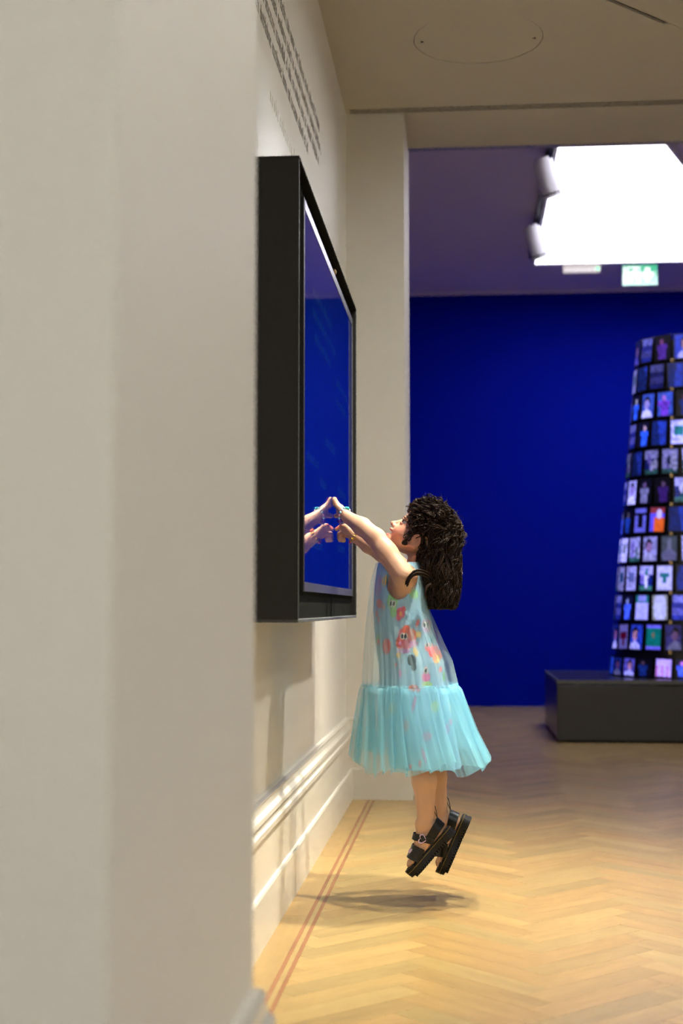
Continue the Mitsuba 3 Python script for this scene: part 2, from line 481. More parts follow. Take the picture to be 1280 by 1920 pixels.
arrow = Polygon([(0.178, 0.145), (0.222, 0.145), (0.222, 0.105), (0.252, 0.105), (0.252, 0.085), (0.20, 0.025), (0.148, 0.085), (0.148, 0.105), (0.178, 0.105)])
man = unary_union([Point(0.105, 0.137).buffer(0.014), Polygon([(0.075, 0.118), (0.115, 0.122), (0.108, 0.075), (0.085, 0.070)]), Polygon([(0.085, 0.08), (0.068, 0.055), (0.055, 0.03), (0.066, 0.026), (0.085, 0.052), (0.10, 0.075)]),
                   Polygon([(0.09, 0.078), (0.118, 0.06), (0.112, 0.024), (0.124, 0.024), (0.131, 0.066), (0.106, 0.085)]), Polygon([(0.11, 0.12), (0.135, 0.098), (0.13, 0.09), (0.105, 0.108)]), Polygon([(0.08, 0.12), (0.058, 0.105), (0.06, 0.085), (0.07, 0.085), (0.068, 0.1), (0.085, 0.107)])]).buffer(0.003)
door = Polygon([(0.035, 0.02), (0.035, 0.15), (0.05, 0.15), (0.05, 0.02)]).union(sbox(0.035, 0.142, 0.14, 0.155)).union(sbox(0.134, 0.02, 0.142, 0.155)).union(sbox(0.006, 0.02, 0.024, 0.155))
WE = {"type": "area", "radiance": rgb(1.05, 1.15, 1.1), "sampling_weight": 0.02}
put(k + "__arrow", on_sign(arrow), "m_white", emitter=WE, label="white down arrow")
put(k + "__running_figure", on_sign(man), "m_white", emitter=WE, label="white running figure")
put(k + "__doorway", on_sign(door), "m_white", emitter=WE, label="white doorway pictogram")

# ------------------------------------------------------------------ wall text: lettering too small and steep to read, set as letter-like strokes
def glyphs(length, h, seed, gap=0.14):
    """a line of letter-like marks: stems, bowls and arches of one stroke width"""
    r = random.Random(seed)
    x, out, left = 0.0, [], r.randint(2, 8)
    w = 0.13 * h
    xh = 0.68 * h
    while x < length:
        if left == 0:
            x += 0.42 * h
            left = r.randint(2, 9)
        left -= 1
        kind = r.choice("iloonnbdcstre")
        if kind in "il":
            out.append(sbox(x, 0, x + w, h if kind == "l" else xh))
            adv = w
        elif kind in "oc":
            ring = affinity.scale(Point(0, 0).buffer(1, 10), 0.25 * h, xh / 2).difference(affinity.scale(Point(0, 0).buffer(1, 10), 0.25 * h - w, xh / 2 - w))
            if kind == "c":
                ring = ring.difference(sbox(0.08 * h, -0.12 * h, h, 0.12 * h))
            out.append(affinity.translate(ring, x + 0.25 * h, xh / 2))
            adv = 0.5 * h
        elif kind == "n":
            out.append(unary_union([sbox(x, 0, x + w, xh), sbox(x + 0.34 * h, 0, x + 0.34 * h + w, xh * 0.85), sbox(x, xh - w, x + 0.4 * h, xh)]))
            adv = 0.47 * h
        elif kind in "bd":
            ring = affinity.scale(Point(0, 0).buffer(1, 10), 0.24 * h, xh / 2).difference(affinity.scale(Point(0, 0).buffer(1, 10), 0.24 * h - w, xh / 2 - w))
            sx = x if kind == "b" else x + 0.48 * h - w
            out.append(unary_union([affinity.translate(ring, x + 0.24 * h, xh / 2), sbox(sx, 0, sx + w, h)]))
            adv = 0.5 * h
        elif kind == "t":
            out.append(unary_union([sbox(x + 0.1 * h, 0, x + 0.1 * h + w, 0.9 * h), sbox(x, xh - w, x + 0.33 * h, xh)]))
            adv = 0.33 * h
        else:
            out.append(unary_union([sbox(x, 0, x + w, xh), sbox(x, xh - w, x + 0.3 * h, xh), sbox(x, 0, x + 0.3 * h, w)]))
            adv = 0.32 * h
        x += adv + gap * h
    return unary_union(out)


def wall_line(y0, y1, z, h, seed, mat, name, label=None, gap=0.14):
    m = extr(glyphs(y1 - y0, h, seed, gap), 0.0006)
    m.apply_transform(frame_mat((XW, y0, z - 0.3 * h), (0, 1, 0), (0, 0, 1), (1, 0, 0)))
    put(name, m, mat, label=label, kind="stuff")


for i, (y0, y1, z) in enumerate(((3.45, 5.31, 2.682), (3.45, 5.37, 2.613), (3.45, 5.29, 2.545), (3.45, 4.92, 2.472))):
    wall_line(y0, y1, z, 0.046, 30 + i, "m_text", "wall_lettering__text_line")
wall_line(3.95, 4.52, 2.315, 0.046, 41, "m_text_pale", "wall_lettering__credit_line", "pale grey credit line", gap=0.4)
say("wall_lettering", "four lines of small dark lettering on the wall above the framed screen", "lettering")

# ------------------------------------------------------------------ framed wall screen
FX = -0.39
FY0, FY1, FZ0, FZ1 = 3.312, 5.07, 0.826, 1.934
t = 0.008
put("framed_screen__side_board", rbx(XW + 0.001, FX - 0.002, FY0, FY0 + 0.02, FZ0, FZ1, 0.0015), "m_charcoal")
put("framed_screen__side_board", rbx(XW + 0.001, FX - 0.002, FY1 - t, FY1, FZ0, FZ1, 0.0015), "m_charcoal")
put("framed_screen__top_board", rbx(XW + 0.001, FX, FY0, FY1, FZ1 - t, FZ1, 0.0015), "m_slot")
put("framed_screen__bottom_board", rbx(XW + 0.001, FX, FY0, FY1, FZ0, FZ0 + t, 0.0015), "m_lip")
lip = cat(bx(FX - 0.002, FX, FY0, FY0 + 0.003, FZ0 + t, FZ1 - t), bx(FX - 0.002, FX, FY1 - t, FY1, FZ0 + t, FZ1 - t))
for l_ in lip.split():
    put("framed_screen__edge_lip", l_, "m_lip", label="thin pale edge of the black frame")
XS = -0.405
put("framed_screen__filler_panel", bx(XW + 0.02, XS - 0.006, FY0 + 0.02, FY1 - t, FZ0 + t, FZ1 - t), "m_slot", label="black filler panel round the display")
DY0, DY1, DZ0, DZ1 = 3.54, 5.050, 0.925, 1.868
bz = Polygon([(3.512, 0.902), (5.061, 0.902), (5.061, 1.893), (3.512, 1.893)])
ring = bz.difference(sbox(DY0, DZ0, DY1, DZ1)).intersection(sbox(DY0, 0, 9, 9))
put("framed_screen__bezel", bx(XS - 0.006, XS + 0.003, 3.512, DY0, 0.902, 1.893), "m_black", label="dark bezel strip")
bm = extr(ring, 0.009)
bm.apply_transform(frame_mat((XS - 0.006, 0, 0), (0, 1, 0), (0, 0, 1), (1, 0, 0)))
put("framed_screen__bezel", bm, "m_bezel", label="silver bezel")
scene["m_glass"] = {"type": "plastic", "diffuse_reflectance": rgb(0.004, 0.006, 0.02), "int_ior": 1.5}
scene["m_cover"] = {"type": "thindielectric", "int_ior": 1.52}
cg = trimesh.Trimesh([[XS + 0.0015, DY0, DZ0], [XS + 0.0015, DY1, DZ0], [XS + 0.0015, DY1, DZ1], [XS + 0.0015, DY0, DZ1]], [[0, 1, 2], [0, 2, 3]], process=False)
put("framed_screen__cover_glass", cg, "m_cover", label="reflective cover glass")
put("framed_screen__display", bx(XS - 0.004, XS, DY0 - 0.002, DY1 + 0.002, DZ0 - 0.002, DZ1 + 0.002), "m_glass", label="glossy blue display", emitter={"type": "area", "radiance": rgb(*TV_EMIT), "sampling_weight": 0.02})
for i, (y0, y1, z, h) in enumerate(((3.75, 4.30, 1.70, 0.035), (3.75, 4.42, 1.64, 0.035), (3.80, 4.25, 1.58, 0.035), (4.45, 4.85, 1.56, 0.03), (4.45, 4.80, 1.50, 0.03),
                                    (4.1, 4.4, 1.33, 0.035), (3.62, 3.9, 1.24, 0.03), (3.95, 4.12, 1.20, 0.03), (4.5, 4.8, 1.22, 0.03), (3.7, 4.0, 1.02, 0.03), (4.5, 4.75, 1.04, 0.03))):
    m = extr(glyphs(y1 - y0, h, 60 + i), 0.0004)
    m.apply_transform(frame_mat((XS, y0, z), (0, 1, 0), (0, 0, 1), (1, 0, 0)))
    put("framed_screen__display__caption", m, "m_glass", emitter={"type": "area", "radiance": rgb(0.004, 0.045, 0.22), "sampling_weight": 0.01}, label="faint pale blue caption", kind="stuff")
sen = trimesh.creation.icosphere(2, 0.011)
sen.apply_transform(np.diag([0.7, 1.3, 1, 1]))
sen.apply_translation((XS - 0.003, 4.40, 1.910))
put("framed_screen__sensor", sen, "m_brass", smooth=True, label="small brass coloured sensor")
say("framed_screen", "large touchscreen in a deep black box frame fixed to the wall", "screen")

# ------------------------------------------------------------------ plinth and tower of small screens
PLX0, PLX1, PLY0, PLY1, PLZ = 0.573, 2.46, 9.33, 10.77, 0.398
side = cat(rbx(PLX0, PLX1, PLY0, PLY0 + 0.03, 0.012, 0.363, 0.003), rbx(PLX0, PLX0 + 0.03, PLY0, PLY1, 0.012, 0.363, 0.003), rbx(PLX1 - 0.03, PLX1, PLY0, PLY1, 0.012, 0.363, 0.003), rbx(PLX0, PLX1, PLY1 - 0.03, PLY1, 0.012, 0.363, 0.003))
put("plinth__side_panel", side, "m_plinth")
put("plinth__base", bx(PLX0 + 0.012, PLX1 - 0.012, PLY0 + 0.012, PLY1 - 0.012, 0, 0.02), "m_slot")
rim = extr(sbox(PLX0, PLY0, PLX1, PLY1).difference(sbox(PLX0 + 0.012, PLY0 + 0.012, PLX1 - 0.012, PLY1 - 0.012)), 0.026)
rim.apply_translation((0, 0, PLZ - 0.026))
put("plinth__rim", rim, "m_lip", label="paler top rim")
put("plinth__shadow_gap", bx(PLX0 + 0.01, PLX1 - 0.01, PLY0 + 0.01, PLY1 - 0.01, 0.355, PLZ - 0.02), "m_slot", label="dark shadow gap")
for x in (0.70, 1.18, 1.66, 2.14):
    put("plinth__spacer", bx(x - 0.012, x + 0.012, PLY0 + 0.004, PLY0 + 0.014, 0.36, PLZ - 0.02), "m_plinth")
put("plinth__top_panel", bx(PLX0 + 0.013, PLX1 - 0.013, PLY0 + 0.013, PLY1 - 0.013, PLZ - 0.02, PLZ - 0.001), "m_plinth")
say("plinth", "low glossy black plinth under the tower of small screens", "plinth")

TX, TY = 1.51, 10.05
ROWS = 12
Z0R, PITCH = 0.470, 0.196


def rad(z):
    return 0.535 - 0.095 * (z - 0.4)


core_p = [(0.0, PLZ), (rad(PLZ) - 0.03, PLZ)] + [(rad(z) - 0.03, z) for z in np.linspace(0.5, 2.68, 10)] + [(0.0, 2.69)]
core = trimesh.creation.revolve(np.array(core_p), sections=48)
core.apply_translation((TX, TY, 0))
bsdf("m_core", (0.010, 0.009, 0.008), 0.3, 0.5)
put("screen_tower__core", core, "m_core", smooth=35, label="glossy black core")

PW, PH = 13, 19   # picture grid of a small screen


def picture(r, force=None):
    """vertex colours (PH x PW x 3) of one lit picture: simple generic scenes"""
    yy, xx = np.mgrid[0:1:PH * 1j, 0:1:PW * 1j]
    a = np.zeros((PH, PW, 3))
    L = lambda *c: cone(np.array(c))
    kind = force or r.choice(["portrait", "figure", "figure", "figure", "group", "group", "panel", "land", "dim", "dim", "group", "portrait"])
    vio, blu, pale = L(120, 110, 240), L(50, 80, 225), L(190, 185, 250)
    bg = [vio, blu, pale, L(20, 40, 130), L(60, 90, 190), L(10, 14, 40)][r.randrange(6)]
    a[:] = bg * r.uniform(0.6, 1.0)
    skin = L(r.randint(130, 200), r.randint(100, 150), r.randint(150, 210))
    if kind == "portrait":
        cx = r.uniform(0.35, 0.65)
        hair = ((xx - cx) / 0.26) ** 2 + ((yy - 0.36) / 0.26) ** 2 < 1
        face = ((xx - cx) / 0.2) ** 2 + ((yy - 0.44) / 0.21) ** 2 < 1
        body = ((xx - cx) / 0.46) ** 2 + ((yy - 1.0) / 0.34) ** 2 < 1
        a[body] = [pale, vio, L(210, 205, 255)][r.randrange(3)]
        a[hair] = L(8, 8, 22)
        a[face] = skin
    elif kind == "figure":
        a[:] = L(8, 10, 40) if r.random() < 0.6 else bg
        cx = r.uniform(0.35, 0.65)
        body = (abs(xx - cx) < 0.25 + 0.1 * (yy < 0.6)) & (yy > 0.38) & (yy < 0.97)
        head = ((xx - cx) / 0.13) ** 2 + ((yy - 0.25) / 0.13) ** 2 < 1
        a[body] = [L(70, 100, 245), L(200, 195, 255), L(120, 60, 200), L(40, 90, 220)][r.randrange(4)]
        a[head] = skin
    elif kind == "group":
        a[yy < 0.35] = pale
        a[yy > 0.8] = L(60, 120, 110)
        for _ in range(6):
            cx, cy = r.uniform(0.1, 0.9), r.uniform(0.3, 0.7)
            m = ((xx - cx) / 0.12) ** 2 + ((yy - cy) / 0.22) ** 2 < 1
            a[m] = [L(220, 215, 255), L(20, 40, 90), L(150, 130, 230), L(0, 110, 110)][r.randrange(4)]
    elif kind == "panel":
        a[:] = pale * 1.1
        a[(abs(xx - 0.5) < 0.3) & (abs(yy - 0.45) < 0.2)] = L(r.randint(0, 140), r.randint(90, 140), r.randint(120, 200))
    elif kind == "land":
        a[yy < 0.3] = L(150, 150, 250)
        a[(yy >= 0.3) & (yy < 0.55)] = L(50, 60, 170)
        a[(yy >= 0.55) & (yy < 0.8)] = L(110, 110, 220)
        a[yy >= 0.8] = L(40, 60, 190)
    elif kind == "dim":
        a[:] = L(14, 40, 110)
        m = (xx + yy * r.uniform(-0.6, 0.6)) > r.uniform(0.2, 0.7)
        a[m] = L(40, 70, 190)
    elif kind == "shirt":
        a[:] = L(215, 210, 255)
        m = ((abs(xx - 0.5) < 0.12) & (yy > 0.3) & (yy < 0.72)) | ((abs(xx - 0.5) < 0.28) & (yy > 0.28) & (yy < 0.46))
        a[m] = L(30, 115, 120)
    elif kind == "green":
        a[:] = L(0, 125, 110)
        a[(yy < 0.16) | (yy > 0.84)] = L(125, 115, 250)
        a[((xx - 0.48) ** 2 + (yy - 0.42) ** 2) < 0.009] = L(150, 120, 80)
    elif kind == "orange":
        a[:] = L(90, 80, 220)
        a[yy < 0.25] = L(140, 50, 60)
        a[(xx > 0.25) & (yy > 0.4)] = L(225, 95, 30)
        a[((xx - 0.62) / 0.2) ** 2 + ((yy - 0.28) / 0.18) ** 2 < 1] = L(205, 190, 225)
    elif kind == "pale_figure":
        a[:] = L(150, 165, 175)
        a[((xx - 0.5) / 0.16) ** 2 + ((yy - 0.32) / 0.24) ** 2 < 1] = L(225, 225, 255)
        a[((xx - 0.5) / 0.45) ** 2 + ((yy - 0.78) / 0.25) ** 2 < 1] = L(205, 200, 255)
    elif kind == "label":
        a[:] = L(190, 185, 255)
        a[yy < 0.33] = L(30, 120, 120)
        a[(yy < 0.26) & (abs(xx - 0.5) < 0.33)] = L(150, 150, 235)
    elif kind == "cream":
        a[:] = L(175, 175, 160)
        a[abs(xx - 0.5) < 0.42 - 0.25 * abs(yy - 0.5)] = L(225, 225, 255)
    elif kind == "gate":
        a[:] = L(130, 130, 250)
        a[(abs(xx - 0.5) < 0.2) & (yy > 0.26) & (yy < 0.82)] = L(2, 2, 20)
        a[(yy > 0.18) & (yy < 0.30)] = L(4, 4, 30)
    elif kind == "pink":
        a[:] = L(200, 170, 250)
        a[(yy > 0.35) & (np.sin(xx * 19) > 0.2)] = L(190, 90, 160)
    elif kind == "red":
        a[:] = L(150, 140, 225)
        a[(abs(xx - 0.5) < 0.38) & (yy > 0.28) & (yy < 0.58)] = L(110, 0, 45)
        a[(abs(xx - 0.5) < 0.1) & (yy > 0.5) & (yy < 0.85)] = L(110, 0, 45)
    patch = np.kron(rng.random((PH // 2 + 1, PW // 2 + 1, 1)), np.ones((2, 2, 1)))[:PH, :PW]
    a *= 1 + (0.3 if force else 0.9) * (patch - 0.5) + 0.25 * (rng.random((PH, PW, 1)) - 0.5)
    e = np.minimum(np.minimum(xx, 1 - xx) * PW, np.minimum(yy, 1 - yy) * PH)
    return a * np.clip(0.35 + e * 0.9, 0, 1)[..., None]


TW, THT = 0.107, 0.167
body_proto = extr(sbox(-TW / 2, -THT / 2, TW / 2, THT / 2).buffer(0.006), 0.009)
tower_specials = {(11, 0): "portrait", (9, 2): "portrait", (6, 1): "figure", (5, 1): "orange", (5, 2): "gate", (4, 1): "pale_figure", (3, 1): "shirt", (2, 1): "cream", (2, 2): "label", (1, 2): "green", (1, 4): "red", (0, 1): "pink"}
pr = random.Random(11)
VIEW = math.atan2(-TY, -TX)       # towards the viewer
for row in range(ROWS):
    z = Z0R + PITCH * row if row else 0.466
    R = rad(z)
    step = 0.137 / R
    ph = [0.15, -0.35, 0.3, 0.05, -0.2, 0.4, 0.1, -0.3, 0.25, -0.1, 0.35, 0.0][row]
    idx = 0
    ks = range(-5, int(1.95 / step) + 1)
    for kk in ks:
        off = -(kk + ph) * step          # negative turns to the left of the view
        if off > 0.75 or off < -1.95:
            continue
        a = VIEW + off
        outv = np.array([math.cos(a), math.sin(a), 0.095])
        outv /= np.linalg.norm(outv)
        ex = np.array([-math.sin(a), math.cos(a), 0])
        ez = np.cross(outv, ex)
        roll = pr.uniform(-0.04, 0.04)
        ex, ez = ex * math.cos(roll) + ez * math.sin(roll), -ex * math.sin(roll) + ez * math.cos(roll)
        o = np.array([TX + math.cos(a) * (R - 0.014), TY + math.sin(a) * (R - 0.014), z])
        M = frame_mat(o, ex, ez, outv)
        hgt = THT if row else 0.118
        b = body_proto.copy()
        if row == 0:
            b.apply_scale((1, 0.71, 1))
        b.apply_transform(M)
        key = put("screen_tower__tablet", b, "m_core")
        gy, gx = np.mgrid[0:PH, 0:PW]
        V = np.stack([(gx / (PW - 1) - 0.5) * TW, (0.5 - gy / (PH - 1)) * hgt, np.full(gx.shape, 0.0098)], -1).reshape(-1, 3)
        V = V @ M[:3, :3].T + M[:3, 3]
        q = gy[:-1, :-1] * PW + gx[:-1, :-1]
        q = q.ravel()
        fs = np.vstack([np.stack([q, q + PW, q + PW + 1], 1), np.stack([q, q + PW + 1, q + 1], 1)])
        col = picture(pr, tower_specials.get((row, kk + 0)))
        put(key + "__display", trimesh.Trimesh(V, fs, process=False), "m_core", smooth=True, color=col.reshape(-1, 3) * TAB * pr.choice([0.25, 0.5, 0.8, 1.0, 1.2, 1.5]),
            emitter={"type": "area", "radiance": {"type": "mesh_attribute", "name": "vertex_color"}, "sampling_weight": 0.004})
    # added brass blocks stand in for warm reflections on the glossy core
for row in range(ROWS - 1):
    z = Z0R + PITCH * (row + 0.5)
    a = VIEW - 0.22
    R = rad(z) - 0.012
    c = rbx(-0.011, 0.011, -0.008, 0.008, -0.014, 0.014, 0.003)
    c.apply_translation((TX + math.cos(a) * R, TY + math.sin(a) * R, z))
    put("screen_tower__warm_glint", c, "m_brass")
say("screen_tower", "tapering tower covered with glowing small screens on the black plinth", "screen tower")
# ------------------------------------------------------------------ the child: one skin surface from a distance field, then hair and clothes
PY = 4.27                                     # depth of the child's middle


def at(u, v, dy=0.0):
    """the point at depth PY + dy that stands at this place of the 1280 x 1920 photograph"""
    d = FW + RT * (u - 640) / F - UPV * (v - 960) / F
    return C + d * ((PY + dy) / d[1])


class Field:
    def __init__(self, lo, hi, h):
        self.lo, self.h = np.array(lo, float), h
        self.n = np.ceil((np.array(hi) - self.lo) / h).astype(int) + 1
        self.F = np.full(self.n, 0.05, np.float32)

    def box(self, lo, hi):
        a = np.clip(np.floor((np.asarray(lo) - self.lo) / self.h).astype(int), 0, self.n)
        b = np.clip(np.ceil((np.asarray(hi) - self.lo) / self.h).astype(int) + 1, 0, self.n)
        ax = [self.lo[i] + self.h * np.arange(a[i], b[i], dtype=np.float32) for i in range(3)]
        return tuple(slice(a[i], b[i]) for i in range(3)), np.meshgrid(*ax, indexing="ij")

    def blend(self, sl, d, k, cut=False):
        f = self.F[sl]
        if cut:
            hh = np.clip(0.5 - 0.5 * (f + d) / k, 0, 1)
            self.F[sl] = f * (1 - hh) + (-d) * hh + k * hh * (1 - hh)
        else:
            hh = np.clip(0.5 + 0.5 * (f - d) / k, 0, 1)
            self.F[sl] = f * (1 - hh) + d * hh - k * hh * (1 - hh)

    def cone(self, a, b, ra, rb, k=0.01):
        a, b = np.asarray(a, float), np.asarray(b, float)
        m = max(ra, rb) + max(0.02, k)
        sl, (X, Y, Z) = self.box(np.minimum(a, b) - m, np.maximum(a, b) + m)
        ab = b - a
        t = np.clip(((X - a[0]) * ab[0] + (Y - a[1]) * ab[1] + (Z - a[2]) * ab[2]) / max(ab @ ab, 1e-12), 0, 1)
        d = np.sqrt((X - a[0] - ab[0] * t) ** 2 + (Y - a[1] - ab[1] * t) ** 2 + (Z - a[2] - ab[2] * t) ** 2) - (ra + (rb - ra) * t)
        self.blend(sl, d, k)

    def ell(self, c, M, r, k=0.01, cut=False):
        """ellipsoid at c, axes = columns of M, radii r"""
        r = np.asarray(r, float)
        m = r.max() + max(0.02, k)
        sl, (X, Y, Z) = self.box(c - m, c + m)
        P = np.stack([X - c[0], Y - c[1], Z - c[2]], -1) @ M
        k0 = np.sqrt(((P / r) ** 2).sum(-1)) + 1e-9
        k1 = np.sqrt(((P / r ** 2).astype(np.float64) ** 2).sum(-1)) + 1e-9
        self.blend(sl, k0 * (k0 - 1) / k1, k, cut)

    def mesh(self):
        """naive surface nets"""
        f, (nx, ny, nz) = self.F, self.n
        s = f < 0
        cnt = np.zeros((nx - 1, ny - 1, nz - 1), np.int8)
        for i in (0, 1):
            for j in (0, 1):
                for k in (0, 1):
                    cnt += s[i:nx - 1 + i, j:ny - 1 + j, k:nz - 1 + k]
        cells = np.argwhere((cnt > 0) & (cnt < 8))
        index = np.full(cnt.shape, -1, np.int64)
        index[tuple(cells.T)] = np.arange(len(cells))
        acc, num = np.zeros((len(cells), 3)), np.zeros(len(cells))
        cor = [(i, j, k) for i in (0, 1) for j in (0, 1) for k in (0, 1)]
        for a in cor:
            for b in cor:
                if sum(abs(x - y) for x, y in zip(a, b)) == 1 and a < b:
                    fa, fb = f[tuple((cells + a).T)], f[tuple((cells + b).T)]
                    m = (fa < 0) != (fb < 0)
                    tt = np.where(m, fa / np.where(m, fa - fb, 1), 0)
                    acc += np.where(m[:, None], np.array(a) + tt[:, None] * (np.array(b) - np.array(a)), 0)
                    num += m
        V = (cells + acc / num[:, None]) * self.h + self.lo
        fs = []
        for ax in range(3):
            e = np.eye(3, dtype=int)[ax]
            u, w = np.eye(3, dtype=int)[(ax + 1) % 3], np.eye(3, dtype=int)[(ax + 2) % 3]
            s0 = s[tuple(slice(0, n - d) for n, d in zip(self.n, e))]
            s1 = s[tuple(slice(d, n) for n, d in zip(self.n, e))]
            ed = np.argwhere(s0 != s1)
            ed = ed[(ed[:, (ax + 1) % 3] > 0) & (ed[:, (ax + 2) % 3] > 0) & (ed[:, (ax + 1) % 3] < self.n[(ax + 1) % 3] - 1) & (ed[:, (ax + 2) % 3] < self.n[(ax + 2) % 3] - 1)]
            q = [index[tuple((ed - o).T)] for o in (u * 0, u, u + w, w)]
            flip = ~s[tuple(ed.T)]
            q = np.stack(q, 1)
            q[flip] = q[flip][:, ::-1]
            fs += [q[:, [0, 1, 2]], q[:, [0, 2, 3]]]
        return trimesh.Trimesh(V, np.vstack(fs), process=False)


sk = Field((-0.425, 4.07, 0.055), (0.02, 4.50, 1.225), 0.002)
S = 1 / 628.0
# head frame: fd forward (looking up at the screen), ud towards the crown
fd = np.array([-0.75, 0, 0.66])
fd /= np.linalg.norm(fd)
ud = np.array([0.66, 0, 0.75])
ud /= np.linalg.norm(ud)
yd = np.array([0, 1.0, 0])
HM = np.stack([fd, yd, ud], 1)
HC = at(801, 999, 0.012)
hp = lambda f, u, y=0.0: HC + fd * f + ud * u + yd * y
# trunk
sk.cone(at(775, 1285), at(764, 1200), 0.066, 0.054, 0.02)
for s in (-1, 1):
    sk.cone(at(774, 1290, s * 0.032), at(753, 1130, s * 0.030), 0.060, 0.048, 0.02)
    sk.cone(at(752, 1128, s * 0.035), at(753, 1090, s * 0.042), 0.046, 0.040, 0.02)
sk.cone(at(762, 1080, -0.075), at(764, 1080, 0.075), 0.030, 0.030, 0.02)
sk.cone(at(772, 1078), at(786, 1042, 0.01), 0.030, 0.029, 0.015)
# legs
LY, RY = -0.06, 0.075
sk.cone(at(775, 1295, -0.04), at(790, 1402, LY), 0.060, 0.040, 0.02)
sk.cone(at(790, 1402, LY), at(795, 1462, LY), 0.036, 0.0345, 0.015)
sk.cone(at(795, 1462, LY), at(798.5, 1540, LY), 0.0345, 0.0235, 0.015)
sk.cone(at(776, 1295, 0.04), at(806, 1398, RY), 0.060, 0.038, 0.02)
sk.cone(at(806, 1398, RY), at(815, 1455, RY), 0.036, 0.034, 0.015)
sk.cone(at(815, 1455, RY), at(824, 1520, RY), 0.034, 0.0235, 0.015)


class Foot:
    def __init__(self, heel, toe, dy):
        self.o = at(*heel, dy)
        e = at(*toe, dy) - self.o
        self.a = e / np.linalg.norm(e)
        self.w = np.array([0, 1.0, 0])
        self.n = np.cross(self.w, self.a)
        if self.n[2] < 0:
            self.n = -self.n
        self.L = np.linalg.norm(e)

    def __call__(self, a, n, w=0.0):
        return self.o + self.a * a + self.n * n + self.w * w


feet = [Foot((837, 1552), (768, 1630), LY), Foot((866, 1531), (823, 1628), RY)]
for ft, side in zip(feet, (1, -1)):            # side: towards the big toe (the inner side)
    sk.cone(ft(0.022, 0.022), ft(0.040, 0.060), 0.0215, 0.0205, 0.01)
    sk.cone(ft(0.042, 0.052), ft(0.078, 0.031), 0.0195, 0.0185, 0.01)
    for s in (-1, 1):
        sk.cone(ft(0.028, 0.016, s * 0.006), ft(0.120, 0.015, s * 0.017), 0.017, 0.0135, 0.012)
    sk.cone(ft(0.07, 0.030), ft(0.125, 0.016, side * 0.006), 0.018, 0.0135, 0.010)
    for i in range(5):
        w = side * (0.021 - 0.0105 * i)
        r = (0.0085, 0.0068, 0.0064, 0.006, 0.0058)[i]
        e = (0.156, 0.155, 0.150, 0.144, 0.137)[i]
        sk.cone(ft(0.118, 0.012, w * 0.95), ft(e - 0.008, 0.011, w), r, r, 0.004)
        sk.cone(ft(e - 0.008, 0.012, w), ft(e, 0.008, w), r, r * 0.9, 0.002)

# head
sk.ell(hp(-0.010, 0.006), HM, (0.081, 0.066, 0.076), 0.01)
sk.ell(hp(0.034, -0.042), HM, (0.051, 0.050, 0.056), 0.02)
sk.ell(hp(0.040, 0.006), HM, (0.042, 0.052, 0.040), 0.015)
for s in (-1, 1):
    sk.cone(hp(0.000, -0.055, s * 0.044), hp(0.060, -0.090, s * 0.012), 0.018, 0.015, 0.02)
    sk.ell(hp(0.056, -0.052, s * 0.026), HM, (0.027, 0.024, 0.026), 0.012)
    sk.ell(hp(0.084, -0.021, s * 0.029), HM, (0.012, 0.014, 0.009), 0.008, cut=True)
    sk.ell(hp(0.0765, -0.008, s * 0.028), HM, (0.008, 0.016, 0.005), 0.006)
sk.ell(hp(0.073, -0.088), HM, (0.016, 0.017, 0.013), 0.014)
sk.cone(hp(0.076, -0.016), hp(0.092, -0.044), 0.0055, 0.0078, 0.006)
sk.ell(hp(0.0955, -0.0465), HM, (0.0082, 0.0085, 0.0075), 0.004)
for s in (-1, 1):
    sk.ell(hp(0.087, -0.0495, s * 0.0085), HM, (0.008, 0.005, 0.0055), 0.004)
    sk.ell(hp(0.093, -0.0535, s * 0.005), HM, (0.004, 0.0028, 0.003), 0.002, cut=True)
sk.ell(hp(0.083, -0.0625), HM, (0.0115, 0.020, 0.0062), 0.005)
sk.ell(hp(0.078, -0.0805), HM, (0.0125, 0.017, 0.0062), 0.005)
sk.ell(hp(0.088, -0.0715), HM, (0.014, 0.0165, 0.0042), 0.002, cut=True)
EARM = HM @ trimesh.transformations.rotation_matrix(0.25, [0, 1, 0])[:3, :3]
for s in (-1, 1):
    sk.ell(hp(0.006, -0.044, s * 0.071), EARM, (0.016, 0.007, 0.025), 0.004)
    sk.ell(hp(0.008, -0.041, s * 0.0785), EARM, (0.009, 0.0055, 0.017), 0.003, cut=True)
    sk.ell(hp(0.013, -0.062, s * 0.069), EARM, (0.008, 0.006, 0.008), 0.004)
    sk.ell(hp(0.0755, -0.0155, s * 0.029), HM, (0.0075, 0.0135, 0.0045), 0.003)
    sk.ell(hp(0.0745, -0.0290, s * 0.029), HM, (0.0070, 0.0130, 0.0042), 0.003)

# arms
LS, LE, LW_ = at(757, 1080, -0.105), at(704, 1008, -0.055), at(652, 970, 0.005)
LEm = at(678, 987, -0.025)
sk.cone(LS, LE + (LS - LE) * 0.35, 0.0325, 0.0310, 0.012)
sk.cone(LS + (LE - LS) * 0.6, LE, 0.0310, 0.0275, 0.012)
sk.cone(LE, LEm, 0.0275, 0.0262, 0.012)
sk.cone(LEm, LW_, 0.0262, 0.0188, 0.012)
sk.cone(at(761, 1082, -0.084), at(751, 1126, -0.050), 0.030, 0.032, 0.018)
sk.cone(at(761, 1082, 0.084), at(751, 1126, 0.050), 0.030, 0.032, 0.018)
RS, REl, RW = at(768, 1082, 0.105), at(718, 1036, 0.12), at(664, 1005, 0.105)
REm = at(692, 1021, 0.114)
sk.cone(RS, REl, 0.036, 0.029, 0.012)
sk.cone(REl, REm, 0.029, 0.026, 0.012)
sk.cone(REm, RW, 0.026, 0.0185, 0.012)

XSC = -0.4033                                  # the glass the hands touch


